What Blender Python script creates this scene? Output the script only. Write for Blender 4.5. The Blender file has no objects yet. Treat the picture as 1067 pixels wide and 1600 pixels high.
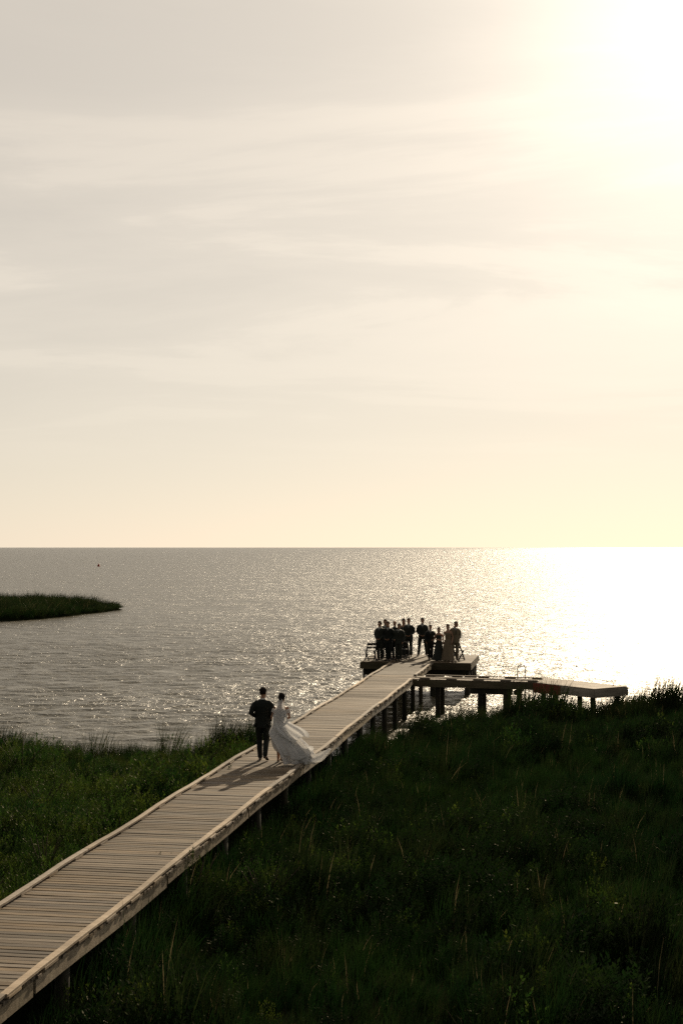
import bpy, bmesh, math, random
import numpy as np
from mathutils import Vector, Matrix, noise as mnoise

random.seed(7)
rng = np.random.default_rng(7)
scene = bpy.context.scene
COL = scene.collection
R = math.radians

# ------------------------------------------------------------------ camera
CAM_Z = 6.75                       # above the water (z = 0); the deck is at z = 1.5
cam_data = bpy.data.cameras.new('camera')
cam = bpy.data.objects.new('camera', cam_data)
COL.objects.link(cam)
cam.location = (0, 0, CAM_Z)
cam.rotation_euler = (R(90) + math.atan(55 / 2222), 0, 0)
cam_data.sensor_fit = 'VERTICAL'
cam_data.sensor_height = 36.0
cam_data.lens = 50.0
cam_data.clip_start = 0.1
cam_data.clip_end = 60000
scene.camera = cam

# ------------------------------------------------------------------ sky and sun
SUN_AZ, SUN_EL = R(15.5), R(21.5)  # azimuth measured from +Y towards +X
SUN_DIR = Vector((math.sin(SUN_AZ) * math.cos(SUN_EL), math.cos(SUN_AZ) * math.cos(SUN_EL), math.sin(SUN_EL)))
world = bpy.data.worlds.new('World')
scene.world = world
world.use_nodes = True


class NT:
    """small helper to write node trees"""
    def __init__(self, tree, clear=True):
        self.t = tree
        if clear:
            tree.nodes.clear()

    def n(self, typ, **kw):
        nd = self.t.nodes.new(typ)
        for k, v in kw.items():
            if k.startswith('_'):
                setattr(nd, k[1:], v)
        return nd

    def link(self, a, b):
        self.t.links.new(a, b)

    def val(self, sock, v):
        if isinstance(v, bpy.types.NodeSocket):
            self.link(v, sock)
        elif v is not None:
            sock.default_value = v

    def math(self, op, a, b=None, c=None, clamp=False):
        nd = self.t.nodes.new('ShaderNodeMath')
        nd.operation = op
        nd.use_clamp = clamp
        for i, v in enumerate((a, b, c)):
            self.val(nd.inputs[i], v)
        return nd.outputs[0]

    def vmath(self, op, a, b=None, out=0):
        nd = self.t.nodes.new('ShaderNodeVectorMath')
        nd.operation = op
        self.val(nd.inputs[0], a)
        if b is not None:
            if op == 'SCALE':
                self.val(nd.inputs['Scale'], b)
            else:
                self.val(nd.inputs[1], b)
        return nd.outputs['Value'] if op in ('DOT_PRODUCT', 'LENGTH') else nd.outputs[0]

    def mix(self, f, a, b, blend='MIX', clampf=True):
        nd = self.t.nodes.new('ShaderNodeMix')
        nd.data_type = 'RGBA'
        nd.blend_type = blend
        nd.clamp_factor = clampf
        self.val(nd.inputs[0], f)
        self.val(nd.inputs[6], a if not isinstance(a, tuple) else (*a[:3], 1))
        self.val(nd.inputs[7], b if not isinstance(b, tuple) else (*b[:3], 1))
        return nd.outputs[2]

    def noise(self, vec, scale, detail=4, rough=0.5, dist=0.0, out=0):
        nd = self.t.nodes.new('ShaderNodeTexNoise')
        if vec is not None:
            self.link(vec, nd.inputs['Vector'])
        nd.inputs['Scale'].default_value = scale
        nd.inputs['Detail'].default_value = detail
        nd.inputs['Roughness'].default_value = rough
        nd.inputs['Distortion'].default_value = dist
        return nd.outputs[out]

    def ramp(self, fac, stops):
        nd = self.t.nodes.new('ShaderNodeValToRGB')
        self.val(nd.inputs[0], fac)
        el = nd.color_ramp.elements
        while len(el) < len(stops):
            el.new(0.5)
        for e, (p, c) in zip(el, stops):
            e.position = p
            e.color = (c, c, c, 1) if isinstance(c, (int, float)) else (*c[:3], 1)
        return nd.outputs[0]

    def mapping(self, vec, scale=(1, 1, 1), loc=(0, 0, 0), rot=(0, 0, 0)):
        nd = self.t.nodes.new('ShaderNodeMapping')
        self.link(vec, nd.inputs[0])
        nd.inputs['Location'].default_value = loc
        nd.inputs['Rotation'].default_value = rot
        nd.inputs['Scale'].default_value = scale
        return nd.outputs[0]


CLOUD_LOC = (12.5, -3.0, 0)


def build_world():
    t = NT(world.node_tree)
    out = t.n('ShaderNodeOutputWorld')
    bg = t.n('ShaderNodeBackground')
    t.link(bg.outputs[0], out.inputs[0])
    bg.inputs[1].default_value = 0.06
    sky = t.n('ShaderNodeTexSky')
    sky.sky_type = 'NISHITA'
    sky.sun_disc = False
    sky.sun_elevation = SUN_EL
    sky.sun_rotation = SUN_AZ
    sky.altitude = 0
    sky.air_density = 0.9
    sky.dust_density = 0.4
    sky.ozone_density = 0.6
    tc = t.n('ShaderNodeTexCoord')
    d = t.vmath('NORMALIZE', tc.outputs['Generated'])
    sep = t.n('ShaderNodeSeparateXYZ')
    t.link(d, sep.inputs[0])
    # thin high cloud on a plane overhead, seen in perspective
    zz = t.math('ADD', t.math('MAXIMUM', sep.outputs[2], 0.0), 0.13)
    comb = t.n('ShaderNodeCombineXYZ')
    t.link(t.math('DIVIDE', sep.outputs[0], zz), comb.inputs[0])
    t.link(t.math('DIVIDE', sep.outputs[1], zz), comb.inputs[1])
    p = t.mapping(comb.outputs[0], scale=(0.62, 1.25, 1), loc=CLOUD_LOC, rot=(0, 0, R(-5)))
    n1 = t.noise(p, 1.25, 9, 0.60, 0.45)
    n2 = t.noise(t.mapping(p, loc=(11, 4, 2)), 0.6, 3, 0.5, 0.5)
    cl = t.math('ADD', t.math('MULTIPLY', n1, 0.7), t.math('MULTIPLY', n2, 0.5))
    mask = t.ramp(cl, [(0.54, 0.0), (0.64, 0.30), (0.68, 0.70), (0.80, 1.0)])
    mask = t.math('MULTIPLY', mask, t.ramp(sep.outputs[2], [(0.05, 0.0), (0.17, 1.0)]))
    # a milky veil of thin cloud in front of the clear sky; it scatters sunlight forwards, so it is
    # bright all round the sun and dim on the far side of the sky
    cosn = t.n('ShaderNodeVectorMath')
    cosn.operation = 'DOT_PRODUCT'
    t.link(d, cosn.inputs[0])
    cosn.inputs[1].default_value = SUN_DIR
    cs = t.math('MAXIMUM', cosn.outputs['Value'], 0.0)
    ph = t.math('ADD', 0.13, t.math('MULTIPLY', t.math('POWER', cs, 0.95), 0.47))
    ph = t.math('ADD', ph, t.math('MULTIPLY', t.math('POWER', cs, 34.0), 0.17))
    ph = t.math('ADD', ph, t.math('MULTIPLY', t.math('POWER', cs, 130.0), 0.40))
    ph = t.math('MULTIPLY', ph, t.math('MULTIPLY_ADD', mask, 0.17, 0.965))
    # low haze over the water
    hz = t.math('POWER', t.math('SUBTRACT', 1.0, t.math('MINIMUM', t.math('ABSOLUTE', sep.outputs[2]), 1.0)), 7.0)
    ph = t.math('MULTIPLY', ph, t.math('MULTIPLY_ADD', hz, 0.255, 0.84))
    warm = t.mix(mask, (1.05, 0.97, 0.84), (1.08, 0.985, 0.835))
    warm = t.mix(hz, warm, (1.07, 0.975, 0.83))
    veil = t.vmath('SCALE', warm, t.math('DIVIDE', ph, 0.06))
    nis = t.vmath('MULTIPLY', sky.outputs[0], (0.92, 0.92, 0.84))
    c = t.mix(0.86, nis, veil)
    c2 = t.vmath('MULTIPLY', c, (1.47, 1.42, 1.385))
    t.link(c2, bg.inputs[0])


build_world()
sun_data = bpy.data.lights.new('sun', 'SUN')
sun_data.energy = 5.0
sun_data.angle = R(0.6)
sun_data.color = (1.0, 0.82, 0.58)
sun = bpy.data.objects.new('sun', sun_data)
COL.objects.link(sun)
sun.location = (20, 60, 40)
sun.rotation_euler = (-SUN_DIR).to_track_quat('-Z', 'Y').to_euler()

vs = scene.view_settings
vs.view_transform = 'Standard'
vs.look = 'None'
vs.gamma = 1.0
vs.exposure = 0.0
cy = scene.cycles
cy.use_denoising = False        # keep the sparkle on the water
cy.max_bounces = 6
cy.diffuse_bounces = 3
cy.glossy_bounces = 3
cy.transparent_max_bounces = 12
cy.caustics_reflective = False
cy.caustics_refractive = False
cy.sample_clamp_direct = 9.0
cy.sample_clamp_indirect = 2.0


# ------------------------------------------------------------------ object helpers
def tag(o, label=None, cat=None, group=None, kind=None):
    if label:
        o['label'] = label
    if cat:
        o['category'] = cat
    if group:
        o['group'] = group
    if kind:
        o['kind'] = kind
    return o


def link(name, mesh, mat=None, parent=None, smooth=False):
    o = bpy.data.objects.new(name, mesh)
    COL.objects.link(o)
    if mat is not None and len(mesh.materials) == 0:
        mesh.materials.append(mat)
    if parent is not None:
        o.parent = parent
    if smooth:
        mesh.shade_smooth()
    return o


def empty(name, loc=(0, 0, 0), rz=0.0):
    o = bpy.data.objects.new(name, None)
    o.empty_display_size = 0.2
    COL.objects.link(o)
    o.location = loc
    o.rotation_euler = (0, 0, rz)
    return o


def mesh_of(bm, name):
    me = bpy.data.meshes.new(name)
    bm.normal_update()
    bm.to_mesh(me)
    bm.free()
    return me


def np_mesh(name, verts, quads=None, tris=None):
    me = bpy.data.meshes.new(name)
    verts = np.asarray(verts, dtype=np.float32)
    q = np.zeros((0, 4), int) if quads is None else np.asarray(quads, int)
    t = np.zeros((0, 3), int) if tris is None else np.asarray(tris, int)
    me.vertices.add(len(verts))
    me.vertices.foreach_set('co', verts.ravel())
    nl = q.size + t.size
    me.loops.add(nl)
    me.loops.foreach_set('vertex_index', np.concatenate([q.ravel(), t.ravel()]).astype(np.int32))
    me.polygons.add(len(q) + len(t))
    st = np.concatenate([np.arange(len(q)) * 4, q.size + np.arange(len(t)) * 3]).astype(np.int32)
    me.polygons.foreach_set('loop_start', st)
    me.update(calc_edges=True)
    me.validate()
    return me


def box(bm, c, size, ax=None, bevel=0.0):
    """box centred at c with axes ax (3 unit vectors); chamfered long edges if bevel"""
    ax = ax or (Vector((1, 0, 0)), Vector((0, 1, 0)), Vector((0, 0, 1)))
    c = Vector(c)
    hx, hy, hz = (s / 2 for s in size)
    b = bevel
    # cross-section in the y/z plane, extruded along x
    if b > 0:
        sec = [(-hy, -hz), (hy, -hz), (hy, hz - b), (hy - b, hz), (-hy + b, hz), (-hy, hz - b)]
    else:
        sec = [(-hy, -hz), (hy, -hz), (hy, hz), (-hy, hz)]
    rings = []
    for sx in (-hx, hx):
        rings.append([bm.verts.new(c + ax[0] * sx + ax[1] * y + ax[2] * z) for y, z in sec])
    k = len(sec)
    for i in range(k):
        j = (i + 1) % k
        bm.faces.new((rings[0][i], rings[0][j], rings[1][j], rings[1][i]))
    bm.faces.new(rings[0][::-1])
    bm.faces.new(rings[1])


def beam(bm, a, b, w, h, bevel=0.0):
    """box from a to b, width w (sideways) and height h"""
    a, b = Vector(a), Vector(b)
    d = (b - a)
    L = d.length
    d.normalize()
    up = Vector((0, 0, 1))
    if abs(d.dot(up)) > 0.95:
        up = Vector((0, 1, 0))
    s = up.cross(d).normalized()
    u = d.cross(s).normalized()
    box(bm, (a + b) / 2, (L, w, h), (d, s, u), bevel)


def frame_of(d, ref):
    d = d.normalized()
    x = ref - d * ref.dot(d)
    if x.length < 1e-4:
        x = Vector((0, 1, 0)) - d * d.y
        if x.length < 1e-4:
            x = Vector((0, 0, 1)) - d * d.z
    x.normalize()
    return x, d.cross(x).normalized()


def tube(bm, pts, rad, n=10, ref=(1, 0, 0), round_ends=True):
    """closed tapering tube through pts; rad entries are r or (r_along_ref, r_other)"""
    P = [Vector(p) for p in pts]
    rr = [(r, r) if isinstance(r, (int, float)) else r for r in rad]
    ref = Vector(ref)
    if round_ends:
        d0 = (P[0] - P[1]).normalized()
        d1 = (P[-1] - P[-2]).normalized()
        m0, m1 = min(rr[0]), min(rr[-1])
        P = [P[0] + d0 * m0 * 0.8] + P + [P[-1] + d1 * m1 * 0.8]
        rr = [(rr[0][0] * .5, rr[0][1] * .5)] + rr + [(rr[-1][0] * .5, rr[-1][1] * .5)]
    rings = []
    for i, p in enumerate(P):
        d = (P[min(i + 1, len(P) - 1)] - P[max(i - 1, 0)])
        x, y = frame_of(d, ref)
        rings.append([bm.verts.new(p + x * (rr[i][0] * math.cos(2 * math.pi * k / n)) + y * (rr[i][1] * math.sin(2 * math.pi * k / n))) for k in range(n)])
    for a, b in zip(rings, rings[1:]):
        for k in range(n):
            j = (k + 1) % n
            bm.faces.new((a[k], a[j], b[j], b[k]))
    bm.faces.new(rings[0][::-1])
    bm.faces.new(rings[-1])


def rings_loft(bm, rings, cap=True):
    vs_ = [[bm.verts.new(p) for p in r] for r in rings]
    n = len(vs_[0])
    for a, b in zip(vs_, vs_[1:]):
        for k in range(n):
            j = (k + 1) % n
            bm.faces.new((a[k], a[j], b[j], b[k]))
    if cap:
        bm.faces.new(vs_[0][::-1])
        bm.faces.new(vs_[-1])
    return vs_


def ell_ring(c, rx, ry, n=16, tilt=0.0):
    return [Vector((c[0] + rx * math.cos(2 * math.pi * k / n), c[1] + ry * math.sin(2 * math.pi * k / n),
                    c[2] + tilt * math.sin(2 * math.pi * k / n))) for k in range(n)]


# ------------------------------------------------------------------ materials
MATS = {}


def material(name):
    m = bpy.data.materials.new(name)
    m.use_nodes = True
    MATS[name] = m
    return m, NT(m.node_tree)


def principled(t, base=None, rough=0.6, spec=0.3, normal=None):
    out = t.n('ShaderNodeOutputMaterial')
    b = t.n('ShaderNodeBsdfPrincipled')
    t.link(b.outputs[0], out.inputs[0])
    if base is not None:
        t.val(b.inputs['Base Color'], base if not isinstance(base, tuple) else (*base[:3], 1))
    t.val(b.inputs['Roughness'], rough)
    t.val(b.inputs['Specular IOR Level'], spec)
    if normal is not None:
        t.link(normal, b.inputs['Normal'])
    return b, out


def bump(t, h, strength=0.3, dist=0.01):
    nd = t.n('ShaderNodeBump')
    nd.inputs['Strength'].default_value = strength
    nd.inputs['Distance'].default_value = dist
    t.link(h, nd.inputs['Height'])
    return nd.outputs[0]


def wood(name, c_dark, c_mid, c_light, axis=0, rough=0.75, green=0.25):
    """weathered timber; grain runs along the object's local axis"""
    m, t = material(name)
    tc = t.n('ShaderNodeTexCoord')
    oi = t.n('ShaderNodeObjectInfo')
    off = t.n('ShaderNodeCombineXYZ')
    for i, k in enumerate((37.0, 91.0, 53.0)):
        t.link(t.math('MULTIPLY', oi.outputs['Random'], k), off.inputs[i])
    v = t.vmath('ADD', tc.outputs['Object'], off.outputs[0])
    sc = [14, 14, 14]
    sc[axis] = 0.9
    g = t.noise(t.mapping(v, scale=tuple(sc)), 3.0, 6, 0.65, 0.4)
    sc2 = [5, 5, 5]
    sc2[axis] = 0.7
    g2 = t.noise(t.mapping(v, scale=tuple(sc2)), 1.6, 4, 0.6, 0.2)
    blot = t.noise(v, 2.2, 4, 0.6)
    c = t.mix(t.ramp(g, [(0.30, 0.0), (0.72, 1.0)]), c_dark, c_mid)
    c = t.mix(t.math('MULTIPLY', t.ramp(g2, [(0.42, 0.0), (0.75, 1.0)]), 0.7), c, c_light)
    # board-to-board difference
    rr = t.math('MULTIPLY_ADD', oi.outputs['Random'], 0.74, 0.52)
    hsv = t.n('ShaderNodeHueSaturation')
    t.link(c, hsv.inputs['Color'])
    t.link(rr, hsv.inputs['Value'])
    t.link(t.math('MULTIPLY_ADD', t.math('FRACT', t.math('MULTIPLY', oi.outputs['Random'], 7.3)), 0.5, 0.72), hsv.inputs['Saturation'])
    c = t.mix(t.math('MULTIPLY', t.ramp(blot, [(0.52, 0.0), (0.75, 1.0)]), green), hsv.outputs[0], (0.075, 0.085, 0.045))
    geo = t.n('ShaderNodeNewGeometry')
    st = t.noise(geo.outputs['Position'], 0.55, 5, 0.62, 0.4)
    c = t.mix(t.math('MULTIPLY', t.ramp(st, [(0.46, 0.0), (0.62, 1.0)]), 0.42), c, (0.085, 0.066, 0.043))
    knots = t.noise(v, 9.0, 2, 0.5)
    c = t.mix(t.ramp(knots, [(0.70, 0.0), (0.78, 0.8)]), c, (0.06, 0.04, 0.025))
    principled(t, c, rough, 0.25, bump(t, g, 0.5, 0.006))
    return m


wood('deck_wood', (0.075, 0.056, 0.036), (0.200, 0.146, 0.092), (0.30, 0.232, 0.156))
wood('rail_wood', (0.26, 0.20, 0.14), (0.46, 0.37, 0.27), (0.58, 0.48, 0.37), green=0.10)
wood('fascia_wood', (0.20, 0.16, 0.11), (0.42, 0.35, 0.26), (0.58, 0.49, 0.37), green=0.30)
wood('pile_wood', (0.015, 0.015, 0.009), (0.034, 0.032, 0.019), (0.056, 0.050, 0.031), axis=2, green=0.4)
wood('shaded_fascia_wood', (0.05, 0.042, 0.026), (0.11, 0.092, 0.060), (0.17, 0.14, 0.095), green=0.4)  # fascia wood darkened: shade on the outer faces is put into the colour


def simple(name, base, rough=0.6, spec=0.3, var=0.15, nscale=8.0, metallic=0.0):
    m, t = material(name)
    tc = t.n('ShaderNodeTexCoord')
    n = t.noise(tc.outputs['Object'], nscale, 4, 0.6)
    c = t.mix(n, tuple(x * (1 - var) for x in base), tuple(min(1, x * (1 + var)) for x in base))
    b, _ = principled(t, c, rough, spec)
    b.inputs['Metallic'].default_value = metallic
    return m


simple('suit_black', (0.009, 0.012, 0.010), 0.6, 0.22, 0.2, 30)
simple('suit_charcoal', (0.020, 0.024, 0.018), 0.6, 0.25, 0.2, 30)
simple('suit_flare', (0.17, 0.14, 0.095), 0.6, 0.2, 0.2, 30)  # brown lift of the lens flare put into the suit colour
simple('dress_dark', (0.030, 0.034, 0.030), 0.7, 0.2, 0.2, 20)
simple('dress_flare', (0.20, 0.155, 0.105), 0.7, 0.2, 0.2, 20)  # lens flare over this guest painted into the dress colour
simple('shirt_white', (0.62, 0.62, 0.60), 0.8, 0.2, 0.05, 20)
simple('tie_black', (0.01, 0.01, 0.01), 0.5, 0.3)
simple('shoe_black', (0.012, 0.011, 0.010), 0.35, 0.5)
simple('shoe_nude', (0.35, 0.23, 0.15), 0.45, 0.4)
simple('hair_dark', (0.014, 0.010, 0.008), 0.75, 0.12, 0.3, 60)
simple('hair_brown', (0.045, 0.028, 0.016), 0.75, 0.12, 0.3, 60)
simple('hair_grey', (0.18, 0.17, 0.15), 0.75, 0.12, 0.3, 60)
simple('eye_dark', (0.02, 0.015, 0.012), 0.3, 0.5)
simple('lip', (0.28, 0.12, 0.09), 0.5, 0.4)
simple('chair_black', (0.014, 0.013, 0.012), 0.45, 0.4)
simple('feather', (0.30, 0.16, 0.10), 0.7, 0.2)
simple('steel', (0.62, 0.62, 0.60), 0.25, 0.5, 0.05, 10, 1.0)
simple('red_paint', (0.26, 0.055, 0.042), 0.7, 0.25, 0.3, 5)
simple('buoy_red', (0.40, 0.04, 0.03), 0.5, 0.4)
simple('stem_bark', (0.06, 0.045, 0.03), 0.8, 0.2)


def skin_mat(name, c):
    m, t = material(name)
    tc = t.n('ShaderNodeTexCoord')
    n = t.noise(tc.outputs['Object'], 12, 3, 0.5)
    col = t.mix(n, tuple(x * .88 for x in c), tuple(x * 1.1 for x in c))
    b, _ = principled(t, col, 0.5, 0.4)
    b.inputs['Subsurface Weight'].default_value = 0.08
    b.inputs['Subsurface Radius'].default_value = (0.02, 0.008, 0.004)
    return m


skin_mat('skin_a', (0.40, 0.23, 0.15))
skin_mat('skin_b', (0.27, 0.15, 0.09))


def cloth_mat(name, col, transl, transp):
    m, t = material(name)
    out = t.n('ShaderNodeOutputMaterial')
    tc = t.n('ShaderNodeTexCoord')
    n = t.noise(tc.outputs['Object'], 25, 3, 0.5)
    c = t.mix(n, tuple(x * .94 for x in col), col)
    df = t.n('ShaderNodeBsdfDiffuse')
    tl = t.n('ShaderNodeBsdfTranslucent')
    t.link(c, df.inputs[0])
    t.link(c, tl.inputs[0])
    bn = bump(t, t.noise(t.mapping(tc.outputs['Object'], scale=(3, 3, 1)), 6, 4, 0.6), 0.4, 0.02)
    t.link(bn, df.inputs['Normal'])
    mx = t.n('ShaderNodeMixShader')
    mx.inputs[0].default_value = transl
    t.link(df.outputs[0], mx.inputs[1])
    t.link(tl.outputs[0], mx.inputs[2])
    last = mx.outputs[0]
    if transp:
        tr = t.n('ShaderNodeBsdfTransparent')
        m2 = t.n('ShaderNodeMixShader')
        m2.inputs[0].default_value = transp
        t.link(last, m2.inputs[1])
        t.link(tr.outputs[0], m2.inputs[2])
        last = m2.outputs[0]
    t.link(last, out.inputs[0])


cloth_mat('gown_white', (0.88, 0.87, 0.86), 0.44, 0.0)
cloth_mat('veil_white', (0.86, 0.86, 0.86), 0.40, 0.34)


def leaf_mat(name, ca, cb, cc, straw=0.0, transl=0.2, rough=0.45, spec=0.014):
    """foliage; colour drifts between patches of the marsh and from plant to plant"""
    m, t = material(name)
    out = t.n('ShaderNodeOutputMaterial')
    geo = t.n('ShaderNodeNewGeometry')
    oi = t.n('ShaderNodeObjectInfo')
    patch = t.noise(geo.outputs['Position'], 0.22, 3, 0.55)
    patch2 = t.noise(geo.outputs['Position'], 1.3, 3, 0.6)
    c = t.mix(t.ramp(patch, [(0.38, 0.0), (0.64, 1.0)]), ca, cb)
    c = t.mix(t.math('MULTIPLY', t.ramp(patch2, [(0.45, 0.0), (0.7, 1.0)]), 0.7), c, cc)
    hsv = t.n('ShaderNodeHueSaturation')
    t.link(c, hsv.inputs['Color'])
    t.link(t.math('MULTIPLY_ADD', oi.outputs['Random'], 0.9, 0.55), hsv.inputs['Value'])
    c = hsv.outputs[0]
    if straw:
        w = t.n('ShaderNodeTexWhiteNoise')
        w.noise_dimensions = '1D'
        at = t.n('ShaderNodeAttribute')
        at.attribute_name = 'blade'
        t.link(t.math('ADD', at.outputs['Fac'], oi.outputs['Random']), w.inputs['W'])
        c = t.mix(t.math('GREATER_THAN', w.outputs[0], 1 - straw), c, (0.20, 0.16, 0.085))
    df = t.n('ShaderNodeBsdfDiffuse')
    t.link(c, df.inputs[0])
    tl = t.n('ShaderNodeBsdfTranslucent')
    t.link(c, tl.inputs[0])
    m1 = t.n('ShaderNodeMixShader')
    m1.inputs[0].default_value = transl
    t.link(df.outputs[0], m1.inputs[1])
    t.link(tl.outputs[0], m1.inputs[2])
    gl = t.n('ShaderNodeBsdfGlossy')
    gl.inputs['Roughness'].default_value = rough
    gl.inputs[0].default_value = (1.0, 0.95, 0.8, 1)
    mx = t.n('ShaderNodeMixShader')
    mx.inputs[0].default_value = spec
    t.link(m1.outputs[0], mx.inputs[1])
    t.link(gl.outputs[0], mx.inputs[2])
    t.link(mx.outputs[0], out.inputs[0])
    return m


leaf_mat('grass', (0.006, 0.022, 0.005), (0.012, 0.032, 0.006), (0.022, 0.033, 0.008), straw=0.008, transl=0.3)
leaf_mat('reed', (0.009, 0.022, 0.006), (0.018, 0.030, 0.008), (0.030, 0.032, 0.010), straw=0.025, transl=0.3)
leaf_mat('leaf', (0.010, 0.034, 0.006), (0.034, 0.066, 0.009), (0.075, 0.086, 0.011), transl=0.45)
leaf_mat('grass_lit', (0.013, 0.034, 0.007), (0.030, 0.056, 0.009), (0.054, 0.062, 0.011), straw=0.01, transl=0.35)  # lighter copy of grass: brighter light on the left marsh put into colour
leaf_mat('leaf_shaded', (0.005, 0.017, 0.004), (0.009, 0.024, 0.005), (0.020, 0.032, 0.006), transl=0.3)  # darker copy of leaf: backlit shade of the right marsh put into colour
leaf_mat('straw', (0.075, 0.065, 0.036), (0.10, 0.085, 0.05), (0.12, 0.10, 0.06))


def mud_mat():
    m, t = material('mud')
    geo = t.n('ShaderNodeNewGeometry')
    n = t.noise(geo.outputs['Position'], 1.2, 6, 0.6)
    c = t.mix(n, (0.006, 0.009, 0.004), (0.018, 0.020, 0.009))
    principled(t, c, 0.9, 0.0, bump(t, t.noise(geo.outputs['Position'], 9, 5, 0.6), 0.6, 0.04))


mud_mat()


def water_mat():
    m, t = material('water')
    geo = t.n('ShaderNodeNewGeometry')
    pos = geo.outputs['Position']
    p = t.mapping(pos, scale=(0.8, 1.25, 1), rot=(0, 0, R(12)))
    # ripples of three sizes, ruffled unevenly by the wind
    a = t.noise(p, 1.5, 4, 0.6, 0.3)
    b_ = t.noise(p, 4.6, 3, 0.6, 0.2)
    c_ = t.noise(p, 0.32, 3, 0.5, 0.2)
    gust = t.noise(t.mapping(pos, scale=(0.045, 0.11, 1)), 1.0, 4, 0.6, 0.4)
    g = t.ramp(gust, [(0.30, 0.45), (0.70, 1.0)])
    h = t.math('ADD', t.math('MULTIPLY', a, 0.36), t.math('MULTIPLY', b_, 0.13))
    h = t.math('ADD', t.math('MULTIPLY', h, g), t.math('MULTIPLY', c_, 0.45))
    # out beyond the modelled waves the same chop is carried by the relief alone
    sp = t.n('ShaderNodeSeparateXYZ')
    t.link(pos, sp.inputs[0])
    far = t.math('MULTIPLY', t.math('SUBTRACT', sp.outputs[1], 80.0), 1 / 70.0, clamp=True)
    chop = t.noise(t.mapping(pos, scale=(0.35, 0.8, 1), rot=(0, 0, R(10))), 1.0, 3, 0.55, 0.3)
    h = t.math('ADD', h, t.math('MULTIPLY', t.math('MULTIPLY', chop, far), 0.75))
    nd = t.n('ShaderNodeBump')
    nd.inputs['Strength'].default_value = 1.0
    nd.inputs['Distance'].default_value = 1.0
    t.link(h, nd.inputs['Height'])
    bsdf, _ = principled(t, (0.085, 0.074, 0.042), 0.27, 0.5, nd.outputs[0])
    bsdf.inputs['IOR'].default_value = 1.333


water_mat()
M = MATS


# ------------------------------------------------------------------ ground and water
def vnoise(x, y, s, seed=0.0):
    return mnoise.noise(Vector((x * s + seed, y * s - seed, seed * 0.37)))


SH_X = [-90, -14, -11, -8, -5, -3, -1.2, 0.2, 1.5, 3, 5, 7, 10, 14, 25, 90]
SH_Y = [41, 46.0, 46.6, 45.2, 45.5, 46.5, 46.0, 45.6, 47.2, 50.8, 53.0, 54.6, 56.0, 57.0, 58, 60]


def shore(x):
    return float(np.interp(x, SH_X, SH_Y)) + 0.7 * vnoise(x, 0, 0.45, 3.3) + 0.35 * vnoise(x, 0, 1.4, 9.1)


def ground_z(x, y):
    e = shore(x) - y
    k = max(0.0, min(1.0, (e + 2.0) / 3.5))
    k = k * k * (3 - 2 * k)
    return -0.9 + 1.14 * k + (0.22 * vnoise(x, y, 0.33, 1.0) + 0.09 * vnoise(x, y, 0.9, 5.0)) * k * min(1.0, max(0.2, e / 6.0)) + 0.12 * max(0.0, min(1.0, e / 5.0))


def ground_sheet():
    xs = np.concatenate([np.linspace(-30000, -120, 8), np.linspace(-90, -24, 24), np.arange(-22, 26, 0.5), np.linspace(28, 90, 24), np.linspace(120, 30000, 8)])
    ys = np.concatenate([np.linspace(-30000, -60, 6), np.linspace(-40, 8, 16), np.arange(9, 62, 0.5), np.linspace(64, 200, 12), np.linspace(400, 30000, 8)])
    V = np.zeros((len(ys), len(xs), 3))
    for j, y in enumerate(ys):
        for i, x in enumerate(xs):
            V[j, i] = (x, y, ground_z(max(-90, min(90, x)), y) if y < 62 else -0.9 - min(4.0, (y - 62) * 0.05))
    n, mcol = len(ys), len(xs)
    a = (np.arange(n - 1)[:, None] * mcol + np.arange(mcol - 1)[None]).ravel()
    me = np_mesh('ground', V.reshape(-1, 3), np.stack([a, a + 1, a + 1 + mcol, a + mcol], 1))
    tag(link('ground', me, M['mud'], None, True), kind='structure')


ground_sheet()


def water_sheet():
    # fine wave mesh near the pier, joined to plain sheets that reach the horizon
    x0, x1, y0, y1, st = -46.0, 46.0, 38.0, 150.0, 0.23
    xs = np.arange(x0, x1 + 1e-6, st)
    ys = np.concatenate([np.arange(y0, 100, st), np.arange(100, y1 + 1e-6, st * 1.7)])
    X, Y = np.meshgrid(xs, ys)
    Z = np.zeros_like(X)
    r2 = np.random.default_rng(3)
    for k in range(70):
        lam = 0.65 * (2.2 / 0.65) ** r2.random()
        ang = R(-78) + r2.normal(0, 0.42)             # travelling towards the shore
        kx, ky = 2 * math.pi / lam * math.cos(ang), 2 * math.pi / lam * math.sin(ang)
        amp = 0.0046 * lam ** 0.9
        Z += amp * np.sin(kx * X + ky * Y + r2.random() * 6.28)
    Z = 0.045 * np.tanh(Z / 0.045)                    # no rogue crests
    edge = np.minimum.reduce([X - x0, x1 - X, Y - y0, y1 - Y])
    Z *= np.clip(edge / 10.0, 0, 1) * np.clip((150.0 - Y) / 70.0, 0, 1)
    n, m = X.shape
    V = np.stack([X, Y, Z], -1).reshape(-1, 3)
    a = (np.arange(n - 1)[:, None] * m + np.arange(m - 1)[None]).ravel()
    q = np.stack([a, a + 1, a + 1 + m, a + m], 1)
    base = len(V)
    F = 30000.0
    xe, ye = xs[-1], ys[-1]
    rects = [(-F, F, ye, F), (-F, x0, y0, ye), (xe, F, y0, ye), (-F, F, -200, y0)]
    ev, eq = [], []
    for (a0, a1, b0, b1) in rects:
        i = base + len(ev)
        ev += [(a0, b0, 0), (a1, b0, 0), (a1, b1, 0), (a0, b1, 0)]
        eq.append((i, i + 1, i + 2, i + 3))
    me = np_mesh('water', np.concatenate([V, np.array(ev)]), np.concatenate([q, np.array(eq)]))
    o = link('water', me, M['water'], None, True)
    tag(o, kind='structure')


water_sheet()

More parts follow.
